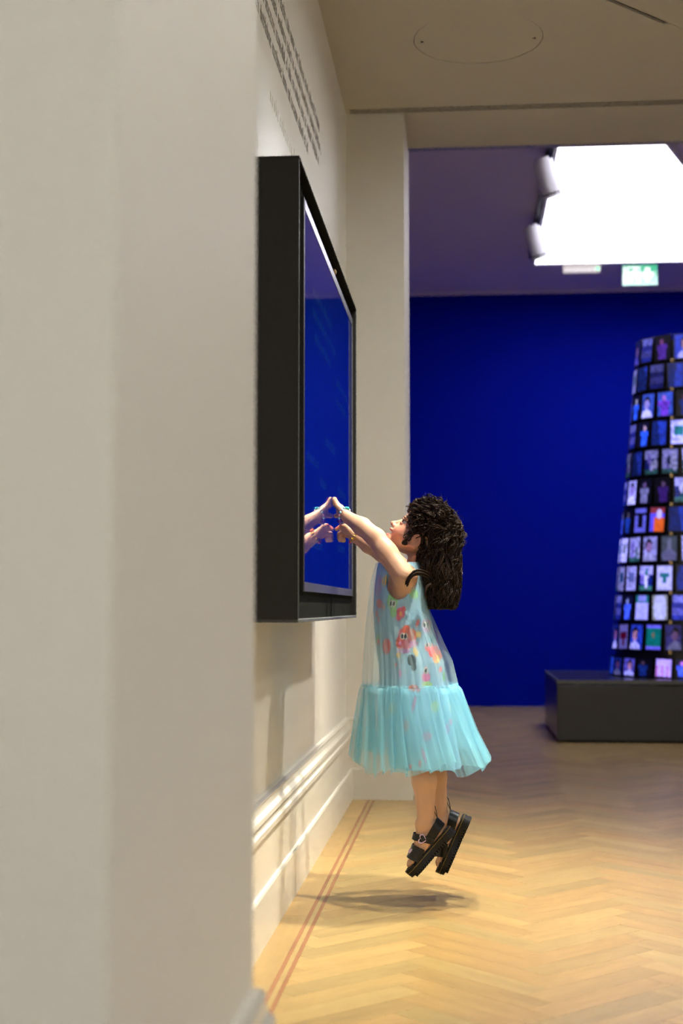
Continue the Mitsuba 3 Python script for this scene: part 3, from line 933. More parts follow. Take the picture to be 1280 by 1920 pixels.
def finger(pts, r0, r1, k=0.003):
    n = len(pts) - 1
    for i in range(n):
        ra, rb = r0 + (r1 - r0) * i / n, r0 + (r1 - r0) * (i + 1) / n
        sk.cone(pts[i], pts[i + 1], ra, rb, k)


nails = []
# left hand: palm towards the glass, fingers bent over, tips on the glass
LK = at(638, 952, 0.026)
for j, oy in enumerate((-0.021, -0.007, 0.007, 0.020)):
    zz = (-0.005, 0.0, 0.001, -0.003)[j]
    kn = LK + np.array([0.0, oy, zz])
    sk.cone(LW_ + np.array([0.0, oy * 0.35, 0]), kn, 0.0125, 0.0095, 0.008)
    p1 = at(630, 944, 0.030) + np.array([0, oy * 1.1, zz])
    p2 = np.array([XSC + 0.0085, p1[1] + oy * 0.1, at(625, 940.5, 0.03)[2] + zz])
    p3 = np.array([XSC + 0.0064, p1[1] + oy * 0.15, at(624, 935.5, 0.03)[2] + zz])
    finger([kn, p1, p2, p3], 0.0086, 0.0062)
    nails.append((p3 + np.array([0.005, 0, 0.001]), 0.0040))
tb = LW_ + (LK - LW_) * 0.45 + np.array([-0.004, 0.024, -0.010])
sk.cone(LW_ + np.array([-0.002, 0.008, 0]), tb, 0.013, 0.0115, 0.008)
t2 = tb + np.array([-0.012, 0.012, 0.006])
t3 = np.array([XSC + 0.0068, tb[1] + 0.022, tb[2] + 0.004])
finger([tb, t2, t3], 0.0095, 0.0065)
# heel of the palm rolls towards the glass
sk.cone(LW_ + np.array([-0.008, -0.004, 0.0]), LK + np.array([-0.004, -0.006, -0.012]), 0.0105, 0.009, 0.008)

# right hand: index finger pressed on the glass, the others curled
RK = at(647, 996, 0.112)
for j, oy in enumerate((0.021, 0.007, -0.007, -0.020)):          # little finger farthest off the camera's side last: index first towards the camera
    pass
for j, (oy, oz) in enumerate(((-0.016, 0.004), (-0.003, -0.003), (0.010, -0.006), (0.021, -0.008))):
    kn = RK + np.array([0.0, oy, oz])
    sk.cone(RW + np.array([0.0, oy * 0.4, 0]), kn, 0.0120, 0.0096, 0.008)
    if j == 0:
        pts = [kn, kn + np.array([-0.016, -0.002, 0.006]), np.array([XSC + 0.0062, kn[1] - 0.004, kn[2] + 0.001])]
        finger(pts, 0.0086, 0.0061)
        nails.append((pts[-1] + np.array([0.003, -0.003, 0.005]), 0.0055))
    else:
        p1 = kn + np.array([-0.017, 0.0, -0.006])
        p2 = kn + np.array([-0.018, 0.0, -0.017])
        p3 = kn + np.array([-0.006, 0.0, -0.020])
        finger([kn, p1, p2, p3], 0.0087, 0.0064)
tb = RW + (RK - RW) * 0.5 + np.array([-0.002, -0.017, 0.010])
sk.cone(RW + np.array([0, -0.006, 0.002]), tb, 0.012, 0.010, 0.008)
finger([tb, tb + np.array([-0.012, -0.006, 0.012]), tb + np.array([-0.022, -0.006, 0.015])], 0.0088, 0.0062)
nails.append((tb + np.array([-0.024, -0.010, 0.018]), 0.005))

skin = sk.mesh()


def relax(m, rounds=4):
    """Taubin smoothing, each step held to less than half a cell"""
    from scipy.sparse import coo_matrix, diags
    n = len(m.vertices)
    e = np.vstack([m.faces[:, [0, 1]], m.faces[:, [1, 2]], m.faces[:, [2, 0]]])
    e = np.vstack([e, e[:, ::-1]])
    A = coo_matrix((np.ones(len(e)), (e[:, 0], e[:, 1])), (n, n)).tocsr()
    A = diags(1 / np.maximum(np.asarray(A.sum(1)).ravel(), 1)) @ A
    v = np.array(m.vertices)
    for i in range(rounds):
        for lam in (0.5, -0.52):
            v = v + np.clip(lam * (A @ v - v), -0.001, 0.001)
    return trimesh.Trimesh(v, m.faces, process=False)


skin = relax(skin)
V = np.asarray(skin.vertices)
col = np.tile(np.array([0.62, 0.365, 0.235]), (len(V), 1))
Hq = (V - HC) @ HM


def tint(mask_d, c, soft):
    w = np.clip(1 - mask_d / soft, 0, 1)[:, None]
    col[:] = col * (1 - w) + np.array(c) * w


edist = lambda c, r: np.maximum(0, np.sqrt((((Hq - np.array(c)) / np.array(r)) ** 2).sum(1)) - 1)
for s in (-1, 1):
    tint(edist((0.07, s * 0.034, -0.052), (0.03, 0.02, 0.022)), (0.66, 0.30, 0.20), 0.8)      # cheeks
    tint(edist((0.0785, s * 0.030, -0.0035), (0.012, 0.017, 0.0026)), (0.10, 0.055, 0.035), 0.5)   # brows
    tint(edist((0.0785, s * 0.0285, -0.0175), (0.012, 0.0135, 0.0016)), (0.05, 0.025, 0.018), 0.5)  # lash line
    tint(edist((0.012, s * 0.072, -0.046), (0.02, 0.008, 0.026)), (0.60, 0.28, 0.18), 0.6)
tint(edist((0.091, 0, -0.0632), (0.012, 0.018, 0.0048)), (0.55, 0.17, 0.14), 0.4)
tint(edist((0.087, 0, -0.0800), (0.012, 0.016, 0.0052)), (0.56, 0.17, 0.15), 0.4)
tint(edist((0.078, 0, -0.0715), (0.012, 0.016, 0.0036)), (0.16, 0.03, 0.03), 0.3)
tint(edist((0.097, 0, -0.047), (0.010, 0.010, 0.008)), (0.64, 0.30, 0.20), 0.8)
for p, r in nails:
    tint(np.maximum(0, np.linalg.norm(V - p, axis=1) / r - 1), (0.62, 0.16, 0.12), 0.3)
scene["m_skin"] = {"type": "principled", "base_color": {"type": "mesh_attribute", "name": "vertex_color"}, "roughness": 0.45, "specular": 0.4, "sheen": 0.15}
put("person__body", skin, "m_skin", smooth=True, color=col)
say("person", "small child in a pale turquoise tulle dress jumping up to touch the wall screen", "person")

bsdf("m_eye", (0.75, 0.72, 0.68), 0.12, 0.5)
bsdf("m_iris", (0.03, 0.015, 0.008), 0.1, 0.5)
for s in (-1, 1):
    e = trimesh.creation.icosphere(3, 0.0100)
    e.apply_translation(hp(0.0680, -0.0225, s * 0.0285))
    k = put("person__eye", e, "m_eye", smooth=True)
    i = trimesh.creation.icosphere(2, 0.0068)
    i.apply_translation(hp(0.0722, -0.0222, s * 0.0300))
    put(k + "__iris", i, "m_iris", smooth=True, label="dark brown iris")
    th = np.linspace(-1.1, 1.1, 12)
    lid = np.stack([hp(0.0688 + 0.0122 * math.cos(a), -0.0215 + 0.0042 * math.cos(a * 1.2), s * 0.0285 + 0.0122 * math.sin(a)) for a in th])
    put(k + "__lashes", tube(lid, 0.0012 * np.sin(np.linspace(0.3, math.pi - 0.3, 12)) + 0.0003, 6), "m_iris", smooth=True)

# ------------------------------------------------------------------ hair: a mass behind the head covered by curling locks
hparts = [(at(806, 984, 0.012), (0.076, 0.086, 0.073)), (at(826, 1015, 0.012), (0.060, 0.092, 0.082)), (at(820, 1068, 0.010), (0.063, 0.092, 0.085)), (at(827, 1112, 0.008), (0.047, 0.086, 0.072))]
FACEC = [(hp(0.060, -0.055), 0.070), (hp(0.085, -0.01), 0.052)]


def hair_sdf(P):
    d = None
    for c, r in hparts:
        r = np.array(r)
        q = P - c
        k0 = np.sqrt(((q / r) ** 2).sum(-1)) + 1e-9
        k1 = np.sqrt(((q / r ** 2) ** 2).sum(-1)) + 1e-9
        e = k0 * (k0 - 1) / k1
        if d is None:
            d = e
        else:
            hh = np.clip(0.5 + 0.5 * (d - e) / 0.03, 0, 1)
            d = d * (1 - hh) + e * hh - 0.03 * hh * (1 - hh)
    flo = at(826, 1137)[2]
    d = np.maximum(d, flo - P[..., 2])
    # the face and ears stay free
    loc = (P - HC) @ HM
    fcut = np.sqrt(((loc - np.array([0.100, 0, -0.045])) / np.array([0.058, 0.12, 0.062])) ** 2 @ np.ones(3)) - 1
    d = np.maximum(d, -fcut * 0.06)
    jc = np.sqrt(((loc - np.array([0.045, 0, -0.10])) / np.array([0.055, 0.12, 0.060])) ** 2 @ np.ones(3)) - 1
    d = np.maximum(d, -jc * 0.06)
    for s in (-1, 1):
        d = np.maximum(d, 0.017 - np.linalg.norm(P - hp(0.010, -0.050, s * 0.078), axis=-1))
    return d


def hgrad(P):
    e = 0.002
    g_ = np.stack([hair_sdf(P + np.eye(3)[i] * e) - hair_sdf(P - np.eye(3)[i] * e) for i in range(3)], -1)
    return g_ / (np.linalg.norm(g_, axis=-1, keepdims=True) + 1e-9)


hf = Field((-0.20, 4.13, 0.84), (0.03, 4.43, 1.21), 0.004)
X, Y, Z = np.meshgrid(*[hf.lo[i] + hf.h * np.arange(hf.n[i]) for i in range(3)], indexing="ij")
G3 = np.stack([X, Y, Z], -1)
hf.F = (hair_sdf(G3) + 0.010 + 0.022 * (meshkit.fbm(G3 * 40, 3) - 0.5)).astype(np.float32)
core_h = hf.mesh()
hmeshes = [core_h]
# locks: each a handful of thin strands that follow one wave
EARS = [hp(0.010, -0.050, s * 0.078) for s in (-1, 1)]
NL, NS, NK = 1100, 24, 7
hf.F = (hair_sdf(G3) + 0.004).astype(np.float32)
surf = hf.mesh()
P, fi = trimesh.sample.sample_surface(surf, NL, seed=3)
P = np.asarray(P)
crown = hp(-0.02, 0.085, 0.0)
pos = P.copy()
high = np.clip((P[:, 2] - at(800, 1005)[2]) / 0.05, 0, 1)          # 1 near the crown, where the curls are tight
ln = rng.uniform(0.07, 0.14, NL) * (1 - 0.45 * high)
amp = rng.uniform(0.0025, 0.0060, NL) * (1 + 0.9 * high)
frq = rng.uniform(0.7, 1.8, NL) * 2 * np.pi * (1 + 0.5 * high)
phs = rng.uniform(0, 6.28, NL)
lift = rng.uniform(-0.002, 0.008, NL) * (1 + 0.8 * high)
path, nrm_, bin_ = np.zeros((NL, NS, 3)), np.zeros((NL, NS, 3)), np.zeros((NL, NS, 3))
away = P - crown
away /= np.linalg.norm(away, axis=1, keepdims=True)
jit = rng.normal(0, 0.28, (NL, 3))
for i in range(NS):
    gr = hgrad(pos)
    down = np.array([0.06, 0, -1.0])[None] * (1 - 0.7 * high[:, None]) + away * 0.8 * high[:, None] + jit
    tdir = down - gr * (down * gr).sum(1, keepdims=True)
    tdir /= np.linalg.norm(tdir, axis=1, keepdims=True) + 1e-9
    bi = np.cross(tdir, gr)
    t = i / (NS - 1)
    grow = min(1.0, 0.3 + 1.4 * t)
    a = phs + frq * t
    path[:, i] = pos + gr * (lift * t * 1.3 + amp * grow * np.cos(a))[:, None] + bi * (amp * grow * np.sin(a))[:, None] * 1.4
    nrm_[:, i], bin_[:, i] = gr, bi
    pos = pos + tdir * (ln / NS)[:, None]
    pos = pos - hgrad(pos) * (np.clip(hair_sdf(pos), -0.03, 0.03) + 0.003)[:, None] * 0.6
loc = (path - HC) @ HM
facey = ((loc - np.array([0.100, 0, -0.045])) / np.array([0.053, 0.12, 0.058])) ** 2 @ np.ones(3)
jaw = ((loc - np.array([0.045, 0, -0.10])) / np.array([0.050, 0.12, 0.055])) ** 2 @ np.ones(3)
bad = (facey < 1).any(1) | (jaw < 1).any(1)
for e_ in EARS:
    bad |= (np.linalg.norm(path - e_, axis=2) < 0.017).any(1)
for i in range(NL):
    if bad[i]:
        continue
    low = np.nonzero(path[i, :, 2] < at(826, 1138 + rng.uniform(-2, 4))[2])[0]
    n_end = max(4, low[0]) if len(low) else NS
    prf = np.sin(np.linspace(0.35, np.pi * 0.96, n_end)) ** 0.6
    for q in range(NK):
        w_ = rng.normal(0, 0.0016, 2)
        fan = np.linspace(0.6, 1.5, n_end)[:, None]
        sh = nrm_[i, :n_end] * w_[0] * fan + bin_[i, :n_end] * w_[1] * fan
        hmeshes.append(tube(path[i, :n_end] + sh, rng.uniform(0.0006, 0.0011) * prf + 0.00012, 4, caps=False))
# frizz and open ringlets standing off the outline
for i in rng.choice(NL, 520, replace=True):
    p0, g0 = P[i] + rng.normal(0, 0.004, 3), hgrad(P[i][None])[0]
    if bad[i]:
        continue
    hi = high[i]
    l = rng.uniform(0.006, 0.016) + 0.014 * hi * rng.random()
    r0 = rng.uniform(0.003, 0.007) * (0.7 + 0.5 * hi)
    th = np.linspace(0, rng.uniform(2.5, 6.5), 14)
    tt = np.cross(g0, rng.normal(size=3))
    tt /= np.linalg.norm(tt)
    b2 = np.cross(g0, tt)
    q = p0 + np.outer(np.linspace(0, 1, 14), g0 * l) + r0 * (np.outer(np.sin(th), tt) + np.outer(1 - np.cos(th), b2))
    hmeshes.append(tube(q, np.linspace(0.0006, 0.0002, 14), 4, caps=False))


def curl(c, r, turns, adv, axis, rr, seed=0):
    a = np.array(axis, float)
    a /= np.linalg.norm(a)
    u = np.cross(a, [0.2, 0.1, 1.0])
    u /= np.linalg.norm(u)
    w = np.cross(a, u)
    th = np.linspace(0, turns * 2 * np.pi, int(18 * turns) + 6)
    rad_ = r * (1 - 0.25 * th / th[-1])
    q = c + np.outer(rad_ * np.cos(th), u) + np.outer(rad_ * np.sin(th), w) + np.outer(adv * th / th[-1], a)
    out = []
    for _ in range(4):
        out.append(tube(q + rng.normal(0, 0.0010, 3), rr * 0.5 * np.sin(np.linspace(0.4, np.pi - 0.15, len(th))) + 0.0002, 5, caps=False))
    return cat(*out)


for (u, v, dy, r, tn) in ((758, 1017, -0.062, 0.0062, 1.4), (764, 1008, -0.060, 0.007, 1.5), (770, 999, -0.060, 0.008, 1.8), (776, 991, -0.060, 0.008, 1.5), (778, 983, -0.055, 0.009, 1.6),
                          (781, 965, -0.035, 0.010, 1.5), (776, 950, -0.01, 0.011, 1.6), (783, 944, -0.02, 0.011, 1.7), (800, 942, -0.02, 0.012, 1.5), (770, 958, 0.01, 0.010, 1.5), (825, 967, -0.07, 0.012, 1.5),
                          (790, 955, -0.045, 0.012, 1.5), (812, 950, -0.045, 0.012, 1.6), (835, 960, -0.05, 0.012, 1.6), (774, 975, -0.05, 0.009, 1.4)):
    for q in range(3):
        hmeshes.append(curl(at(u, v, dy) + rng.normal(0, 0.002, 3), r * rng.uniform(0.8, 1.15), tn, rng.uniform(0.004, 0.014), rng.normal(0, 0.4, 3) + np.array([0.2, -1, 0.1]), 0.0016))


def lock(pts, r):
    from scipy.interpolate import splprep, splev
    tck, _ = splprep(np.array([at(*p) for p in pts]).T, s=0, k=min(3, len(pts) - 1))
    q = np.array(splev(np.linspace(0, 1, 26), tck)).T
    for j in range(26):
        o = rng.normal(0, r * 0.42, 3)
        hmeshes.append(tube(q + o, min(r * 0.5, 0.0019) * np.sin(np.linspace(0.6, np.pi - 0.25, 26)) + 0.0004, 6, caps=False))


lock([(802, 1080, -0.10), (787, 1074, -0.128), (773, 1077, -0.146), (765, 1088, -0.150), (763, 1096, -0.149)], 0.0075)
lock([(808, 1096, -0.10), (800, 1102, -0.11), (797, 1112, -0.112), (799, 1122, -0.108)], 0.003)
hair = cat(*hmeshes)


def hair_col(p, n, uv):
    return mix((0.004, 0.0022, 0.0015), (0.034, 0.017, 0.008), fbm(p.x * 130, p.y * 130, p.z * 60))


bsdf("m_hair", proc(hair_col), 0.38, 0.26)
put("person__hair", hair, "m_hair", smooth=True, label="big mass of dark brown curly hair")

# ------------------------------------------------------------------ dress
def prof_at(tab, v):
    vs = [r[0] for r in tab]
    return [np.interp(v, vs, [r[i] for r in tab]) for i in range(1, len(tab[0]))]


def loft(tab, nv, nth, ripple=None, dv=None):
    """rings between the outline's left and right edges: tab rows (v, u left, u right, half width, depth offset)"""
    vs = np.linspace(tab[0][0], tab[-1][0], nv)
    th = np.arange(nth) / nth * 2 * np.pi
    V = np.zeros((nv, nth, 3))
    for i, v in enumerate(vs):
        ul, ur, b, yo = prof_at(tab, v)
        c, a = at((ul + ur) / 2, v), (ur - ul) / 2 * S
        k = np.ones(nth) if ripple is None else ripple((v - vs[0]) / (vs[-1] - vs[0]), th)
        V[i, :, 0] = c[0] - np.cos(th) * a * k
        V[i, :, 1] = c[1] + yo - np.sin(th) * b * k
        V[i, :, 2] = c[2] + (0 if dv is None else dv((v - vs[0]) / (vs[-1] - vs[0]), th))
    i, j = np.meshgrid(np.arange(nv - 1), np.arange(nth), indexing="ij")
    i, j = i.ravel(), j.ravel()
    j2 = (j + 1) % nth
    f = np.vstack([np.stack([i * nth + j, (i + 1) * nth + j, (i + 1) * nth + j2], 1), np.stack([i * nth + j, (i + 1) * nth + j2, i * nth + j2], 1)])
    return trimesh.Trimesh(V.reshape(-1, 3), f, process=False)


def armholes(m, uc, vc, ru, rv, uv=None):
    c = at(uc, vc)
    V = np.array(m.vertices)
    ext = (V[:, 0] - c[0]) / (ru * S), (V[:, 2] - c[2]) / (rv * S)
    q = np.sqrt(ext[0] ** 2 + ext[1] ** 2)
    sidey = np.abs(V[:, 1] - PY) > 0.035
    tri = m.faces
    drop = (q[tri].mean(1) < 1) & sidey[tri].all(1)
    f = tri[~drop]
    used = np.zeros(len(V), bool)
    used[f] = True
    fix = used & (q < 1) & sidey
    V[fix, 0] = c[0] + (V[fix, 0] - c[0]) / q[fix]
    V[fix, 2] = c[2] + (V[fix, 2] - c[2]) / q[fix]
    at_ = np.cumsum(used) - 1
    m2 = trimesh.Trimesh(V[used], at_[f], process=False)
    return m2 if uv is None else (m2, uv[used])


LIN = [(1056, 709, 790, 0.088, 0), (1075, 706, 795, 0.094, 0), (1100, 703, 799, 0.098, 0), (1145, 701, 804, 0.098, 0), (1200, 705, 819, 0.102, 0), (1240, 711, 833, 0.108, 0), (1285, 716, 836, 0.112, 0), (1360, 724, 851, 0.120, 0), (1437, 733, 866, 0.124, 0)]


def lin_ripple(t, th):
    return 1 + (0.010 + 0.03 * t) * np.sin(5 * th + 1.0 + 0.8 * t) + 0.008 * np.sin(11 * th + 2)


lining = armholes(loft(LIN, 150, 260, lin_ripple), 750, 1091, 23, 33)
PRINT = []        # x, z, half sizes, tilt, colour


def blob(u, v, ru, rv, c, tilt=0.0):
    p = at(u, v, -0.10)
    PRINT.append((p[0], p[2], ru * S, rv * S, tilt, cone(np.array(c))))


for b in ((706, 1103, 8, 14, (190, 165, 205)), (709, 1086, 6, 9, (185, 150, 200)), (719, 1090, 5, 8, (250, 215, 110)), (722, 1083, 4, 6, (250, 225, 140)), (710, 1132, 6, 9, (232, 110, 105), 0.3), (718, 1138, 3, 4, (240, 150, 110)),
          (735, 1128, 10, 15, (140, 210, 140)), (737, 1146, 6, 12, (150, 220, 150)), (751, 1149, 7, 10, (232, 80, 120), 0.4), (747, 1158, 5, 6, (225, 90, 130)), (751, 1151, 3, 4, (250, 170, 70)), (756, 1142, 4, 5, (235, 90, 110)),
          (782, 1169, 3, 7, (230, 75, 80), -0.3), (768, 1101, 4, 4, (225, 70, 140)), (775, 1113, 8, 10, (150, 215, 150), 0.6), (798, 1170, 8, 9, (195, 150, 205)), (799, 1180, 7, 6, (190, 140, 200)),
          (756, 1190, 10, 12, (228, 120, 150)), (762, 1182, 8, 10, (238, 110, 90)), (773, 1191, 8, 11, (238, 115, 80)), (750, 1205, 8, 12, (230, 90, 85)), (762, 1207, 11, 10, (225, 115, 140)), (775, 1207, 8, 6, (205, 140, 200)),
          (784, 1190, 5, 6, (248, 215, 110)), (747, 1228, 4, 6, (245, 205, 90)), (779, 1222, 4, 9, (248, 215, 90), 0.3), (757, 1221, 12, 4, (190, 130, 200)), (750, 1206, 3, 3, (225, 140, 215)),
          (804, 1214, 8, 8, (238, 120, 130)), (812, 1222, 8, 11, (238, 90, 100), -0.4), (824, 1228, 5, 8, (240, 100, 75), 0.4), (818, 1237, 6, 8, (248, 200, 100), -0.2), (814, 1232, 4, 8, (245, 130, 60)), (803, 1211, 5, 4, (230, 110, 140)),
          (808, 1200, 6, 4, (80, 175, 205), 0.7), (772, 1238, 8, 11, (58, 72, 82), 0.2), (776, 1250, 5, 8, (62, 76, 88)), (798, 1262, 4, 12, (222, 115, 170)), (798, 1270, 8, 9, (215, 110, 175)), (800, 1283, 10, 5, (165, 215, 140)),
          (825, 1256, 3, 5, (235, 120, 130)), (832, 1270, 3, 10, (120, 190, 120)), (775, 1290, 10, 6, (232, 110, 90)), (783, 1293, 5, 5, (220, 100, 110)), (724, 1212, 8, 14, (225, 110, 120)), (706, 1200, 4, 10, (110, 180, 130)), (707, 1204, 3, 5, (200, 60, 100)),
          (704, 1150, 3, 6, (215, 100, 120)), (708, 1162, 2, 6, (215, 110, 130)), (742, 1246, 3, 3, (220, 90, 100)), (750, 1262, 3, 8, (190, 120, 190)), (845, 1356, 4, 6, (225, 90, 170)), (838, 1368, 4, 10, (200, 150, 210)), (788, 1430, 3, 6, (225, 110, 130)),
          (770, 1436, 3, 4, (225, 90, 110)), (795, 1415, 3, 16, (215, 140, 190), 0.3), (776, 1320, 3, 16, (205, 120, 170), -0.2), (815, 1325, 8, 10, (190, 215, 150)), (760, 1360, 8, 12, (235, 140, 130)), (735, 1330, 7, 10, (250, 215, 120)), (800, 1380, 9, 8, (225, 150, 200))):
    blob(*b)
for (u, v, n_) in ((735, 1132, 2), (757, 1193, 2), (798, 1172, 2), (803, 1210, 2), (798, 1258, 1)):        # pale rimmed dark dots in pairs
    for q in range(n_):
        du = (q - (n_ - 1) / 2) * (5.8 if n_ == 2 else 0)
        blob(u + du, v, 4.2 if v != 1210 else 3, 6.5 if v != 1210 else 4, (225, 228, 225))
    for q in range(n_):
        du = (q - (n_ - 1) / 2) * (5.8 if n_ == 2 else 0)
        blob(u + du, v, 2.1 if v != 1210 else 1.4, 4.3 if v != 1210 else 2.6, (52, 58, 70))


def dress_print(p, n, uv):
    near = p.y < PY
    x = dr.select(near, p.x, -0.27 - p.x)
    z = p.z
    wob = 0.0015 * (noise(p.x * 220, p.z * 220, 1.0) - 0.5)
    c = mix((0.30, 0.56, 0.78), (0.34, 0.62, 0.82), noise(p.x * 20, p.z * 20, 0.0))
    for (bx_, bz_, ru, rv, tl, k) in PRINT:
        dx, dz = x - bx_ + wob, z - bz_ + wob
        ca, sa = math.cos(tl), math.sin(tl)
        q = dr.square((dx * ca + dz * sa) / ru) + dr.square((-dx * sa + dz * ca) / rv)
        w = 1 - smoothstep(0.80, 1.2, q)
        c = c * (1 - w) + mi.Color3f(*[float(t) for t in k]) * w
    return c


bsdf("m_print", proc(dress_print), 0.7, 0.2, sheen=0.3)
put("person__dress", lining, "m_print", smooth=True, label="light blue lining printed with colourful blobs and flowers")


def tulle(key, color, lo, hi, f):
    """net cloth: a half open sheet whose threads bunch into fine lengthwise streaks"""
    def weave(p, n, uv):
        s1 = fbm(uv.x * f, uv.y * 1.3, 0.0, 3)
        s2 = noise(uv.x * f * 4.3, uv.y * 2.0, 5.0)
        return lo + (hi - lo) * smoothstep(0.28, 0.72, 0.7 * s1 + 0.3 * s2)
    scene[key] = {"type": "mask", "opacity": proc(weave), "bsdf": {"type": "principledthin", "base_color": rgb(*color), "roughness": 0.8, "diff_trans": 0.5, "spec_trans": 0.0, "eta": 1.33}}
    return key


def ring_uv(nv, nth):
    i, j = np.meshgrid(np.linspace(0, 1, nv), np.arange(nth) / nth, indexing="ij")
    return np.stack([np.abs(2 * j - 1), i], -1).reshape(-1, 2)


tulle("m_tulle", (0.62, 0.88, 0.97), 0.10, 0.36, 40)
tulle("m_ruffle", (0.33, 0.76, 0.92), 0.18, 0.56, 50)
OVER = [(1055, 705, 792, 0.094, 0), (1070, 700, 798, 0.102, 0), (1090, 695, 802, 0.106, 0), (1143, 689, 805, 0.110, 0), (1171, 686, 817, 0.114, 0), (1204, 684, 831, 0.122, 0), (1240, 683, 847, 0.135, 0), (1285, 681, 857, 0.150, 0)]
r1 = np.random.default_rng(5)
fr = [(f, r1.uniform(0, 6.28), r1.uniform(0.4, 1.0)) for f in (7, 11, 13, 17, 23)]


def over_ripple(t, th):
    s = sum(w * np.sin(f * th + p + 1.2 * t * np.sin(p)) for f, p, w in fr) / 2.0
    pinch = np.cos(th) ** 2      # outline keeps its place at the front and back
    return 1 + (0.014 + 0.045 * t) * (np.abs(s) * 1.6 - 0.5) * (1 - 0.6 * pinch)


full = loft(OVER, 130, 360, over_ripple)
overlay, ouv = armholes(full, 750, 1091, 24.5, 35, ring_uv(130, 360))
put("person__dress__overlay", overlay, "m_tulle", smooth=True, uv=ouv, label="sheer pale turquoise tulle overlay")
RUF = [(1284, 681, 857, 0.150, 0), (1287, 677, 862, 0.156, 0), (1294, 674, 867, 0.162, 0), (1320, 671, 876, 0.170, 0), (1370, 666, 895, 0.184, 0), (1418, 661, 919, 0.198, 0)]


def make_ruffle(seed, scale, drop):
    """gathered cloth: folds swing along the ring as well as in and out, so that they overlap"""
    r2 = np.random.default_rng(seed)
    m = loft(RUF, 64, 1300)
    nv, nth = 64, 1300
    th0 = np.arange(nth) / nth * 2 * np.pi
    # uneven fold spacing
    warp = th0 + 0.10 * np.sin(3 * th0 + seed) + 0.06 * np.sin(7 * th0 + 2 * seed)
    V = np.array(m.vertices).reshape(nv, nth, 3)
    vs = np.linspace(RUF[0][0], RUF[-1][0], nv)
    f1, f2 = 23, 7
    amp = 0.55 + 0.45 * np.sin(4 * th0 + seed * 1.7) * np.sin(3 * th0 + seed)
    for i, v in enumerate(vs):
        t = (v - vs[0]) / (vs[-1] - vs[0])
        ul, ur, b, yo = prof_at(RUF, v)
        c, a = at((ul + ur) / 2, v), (ur - ul) / 2 * S
        g_ = (1 - math.exp(-5 * t)) * (0.75 + 0.25 * t)
        ph = f1 * warp + 0.5 * t * np.sin(2 * th0 + seed)
        th = th0 + amp * g_ * (0.13 * np.sin(ph + 1.0)) + 0.05 * t * np.sin(f2 * th0 + seed) + 0.004 * np.sin(52 * warp) * math.exp(-6 * t)
        k = scale * (1 + g_ * (0.062 * amp * np.cos(ph) + 0.035 * np.sin(f2 * warp + seed)) + 0.012 * np.sin(52 * warp) * math.exp(-5 * t))
        V[i, :, 0] = c[0] - np.cos(th) * a * k
        V[i, :, 1] = c[1] + yo - np.sin(th) * b * k
        V[i, :, 2] = c[2] + t * (-0.016 * np.sin(th) - drop + 0.008 * np.sin(3 * th + seed) + 0.006 * np.sin(8 * th + 2 * seed) + 0.006 * np.cos(ph)) + 0.004 * np.sin(9 * th0 + seed) * (1 - t)
    return trimesh.Trimesh(V.reshape(-1, 3), m.faces, process=False)


put("person__dress__ruffle", make_ruffle(2, 0.985, 0.004), "m_ruffle", smooth=True, uv=ring_uv(64, 1300), label="gathered turquoise tulle ruffle")
put("person__dress__ruffle", make_ruffle(9, 0.93, 0.020), "m_ruffle", smooth=True, uv=ring_uv(64, 1300), label="inner layer of the tulle ruffle")
# gathering seam
seam = loft([(1281, 680.5, 857.5, 0.151, 0), (1284, 680, 858, 0.153, 0), (1287, 680.5, 857.5, 0.151, 0)], 5, 300, lambda t, th: 1 + 0.012 * np.sin(46 * th) + 0.008 * np.sin(31 * th))
put("person__dress__seam", seam, "m_ruffle", smooth=True, uv=ring_uv(5, 300), label="gathered seam")
# binding of the armhole nearest the camera and of the neckline
bsdf("m_binding", (0.40, 0.72, 0.78), 0.7, 0.2)

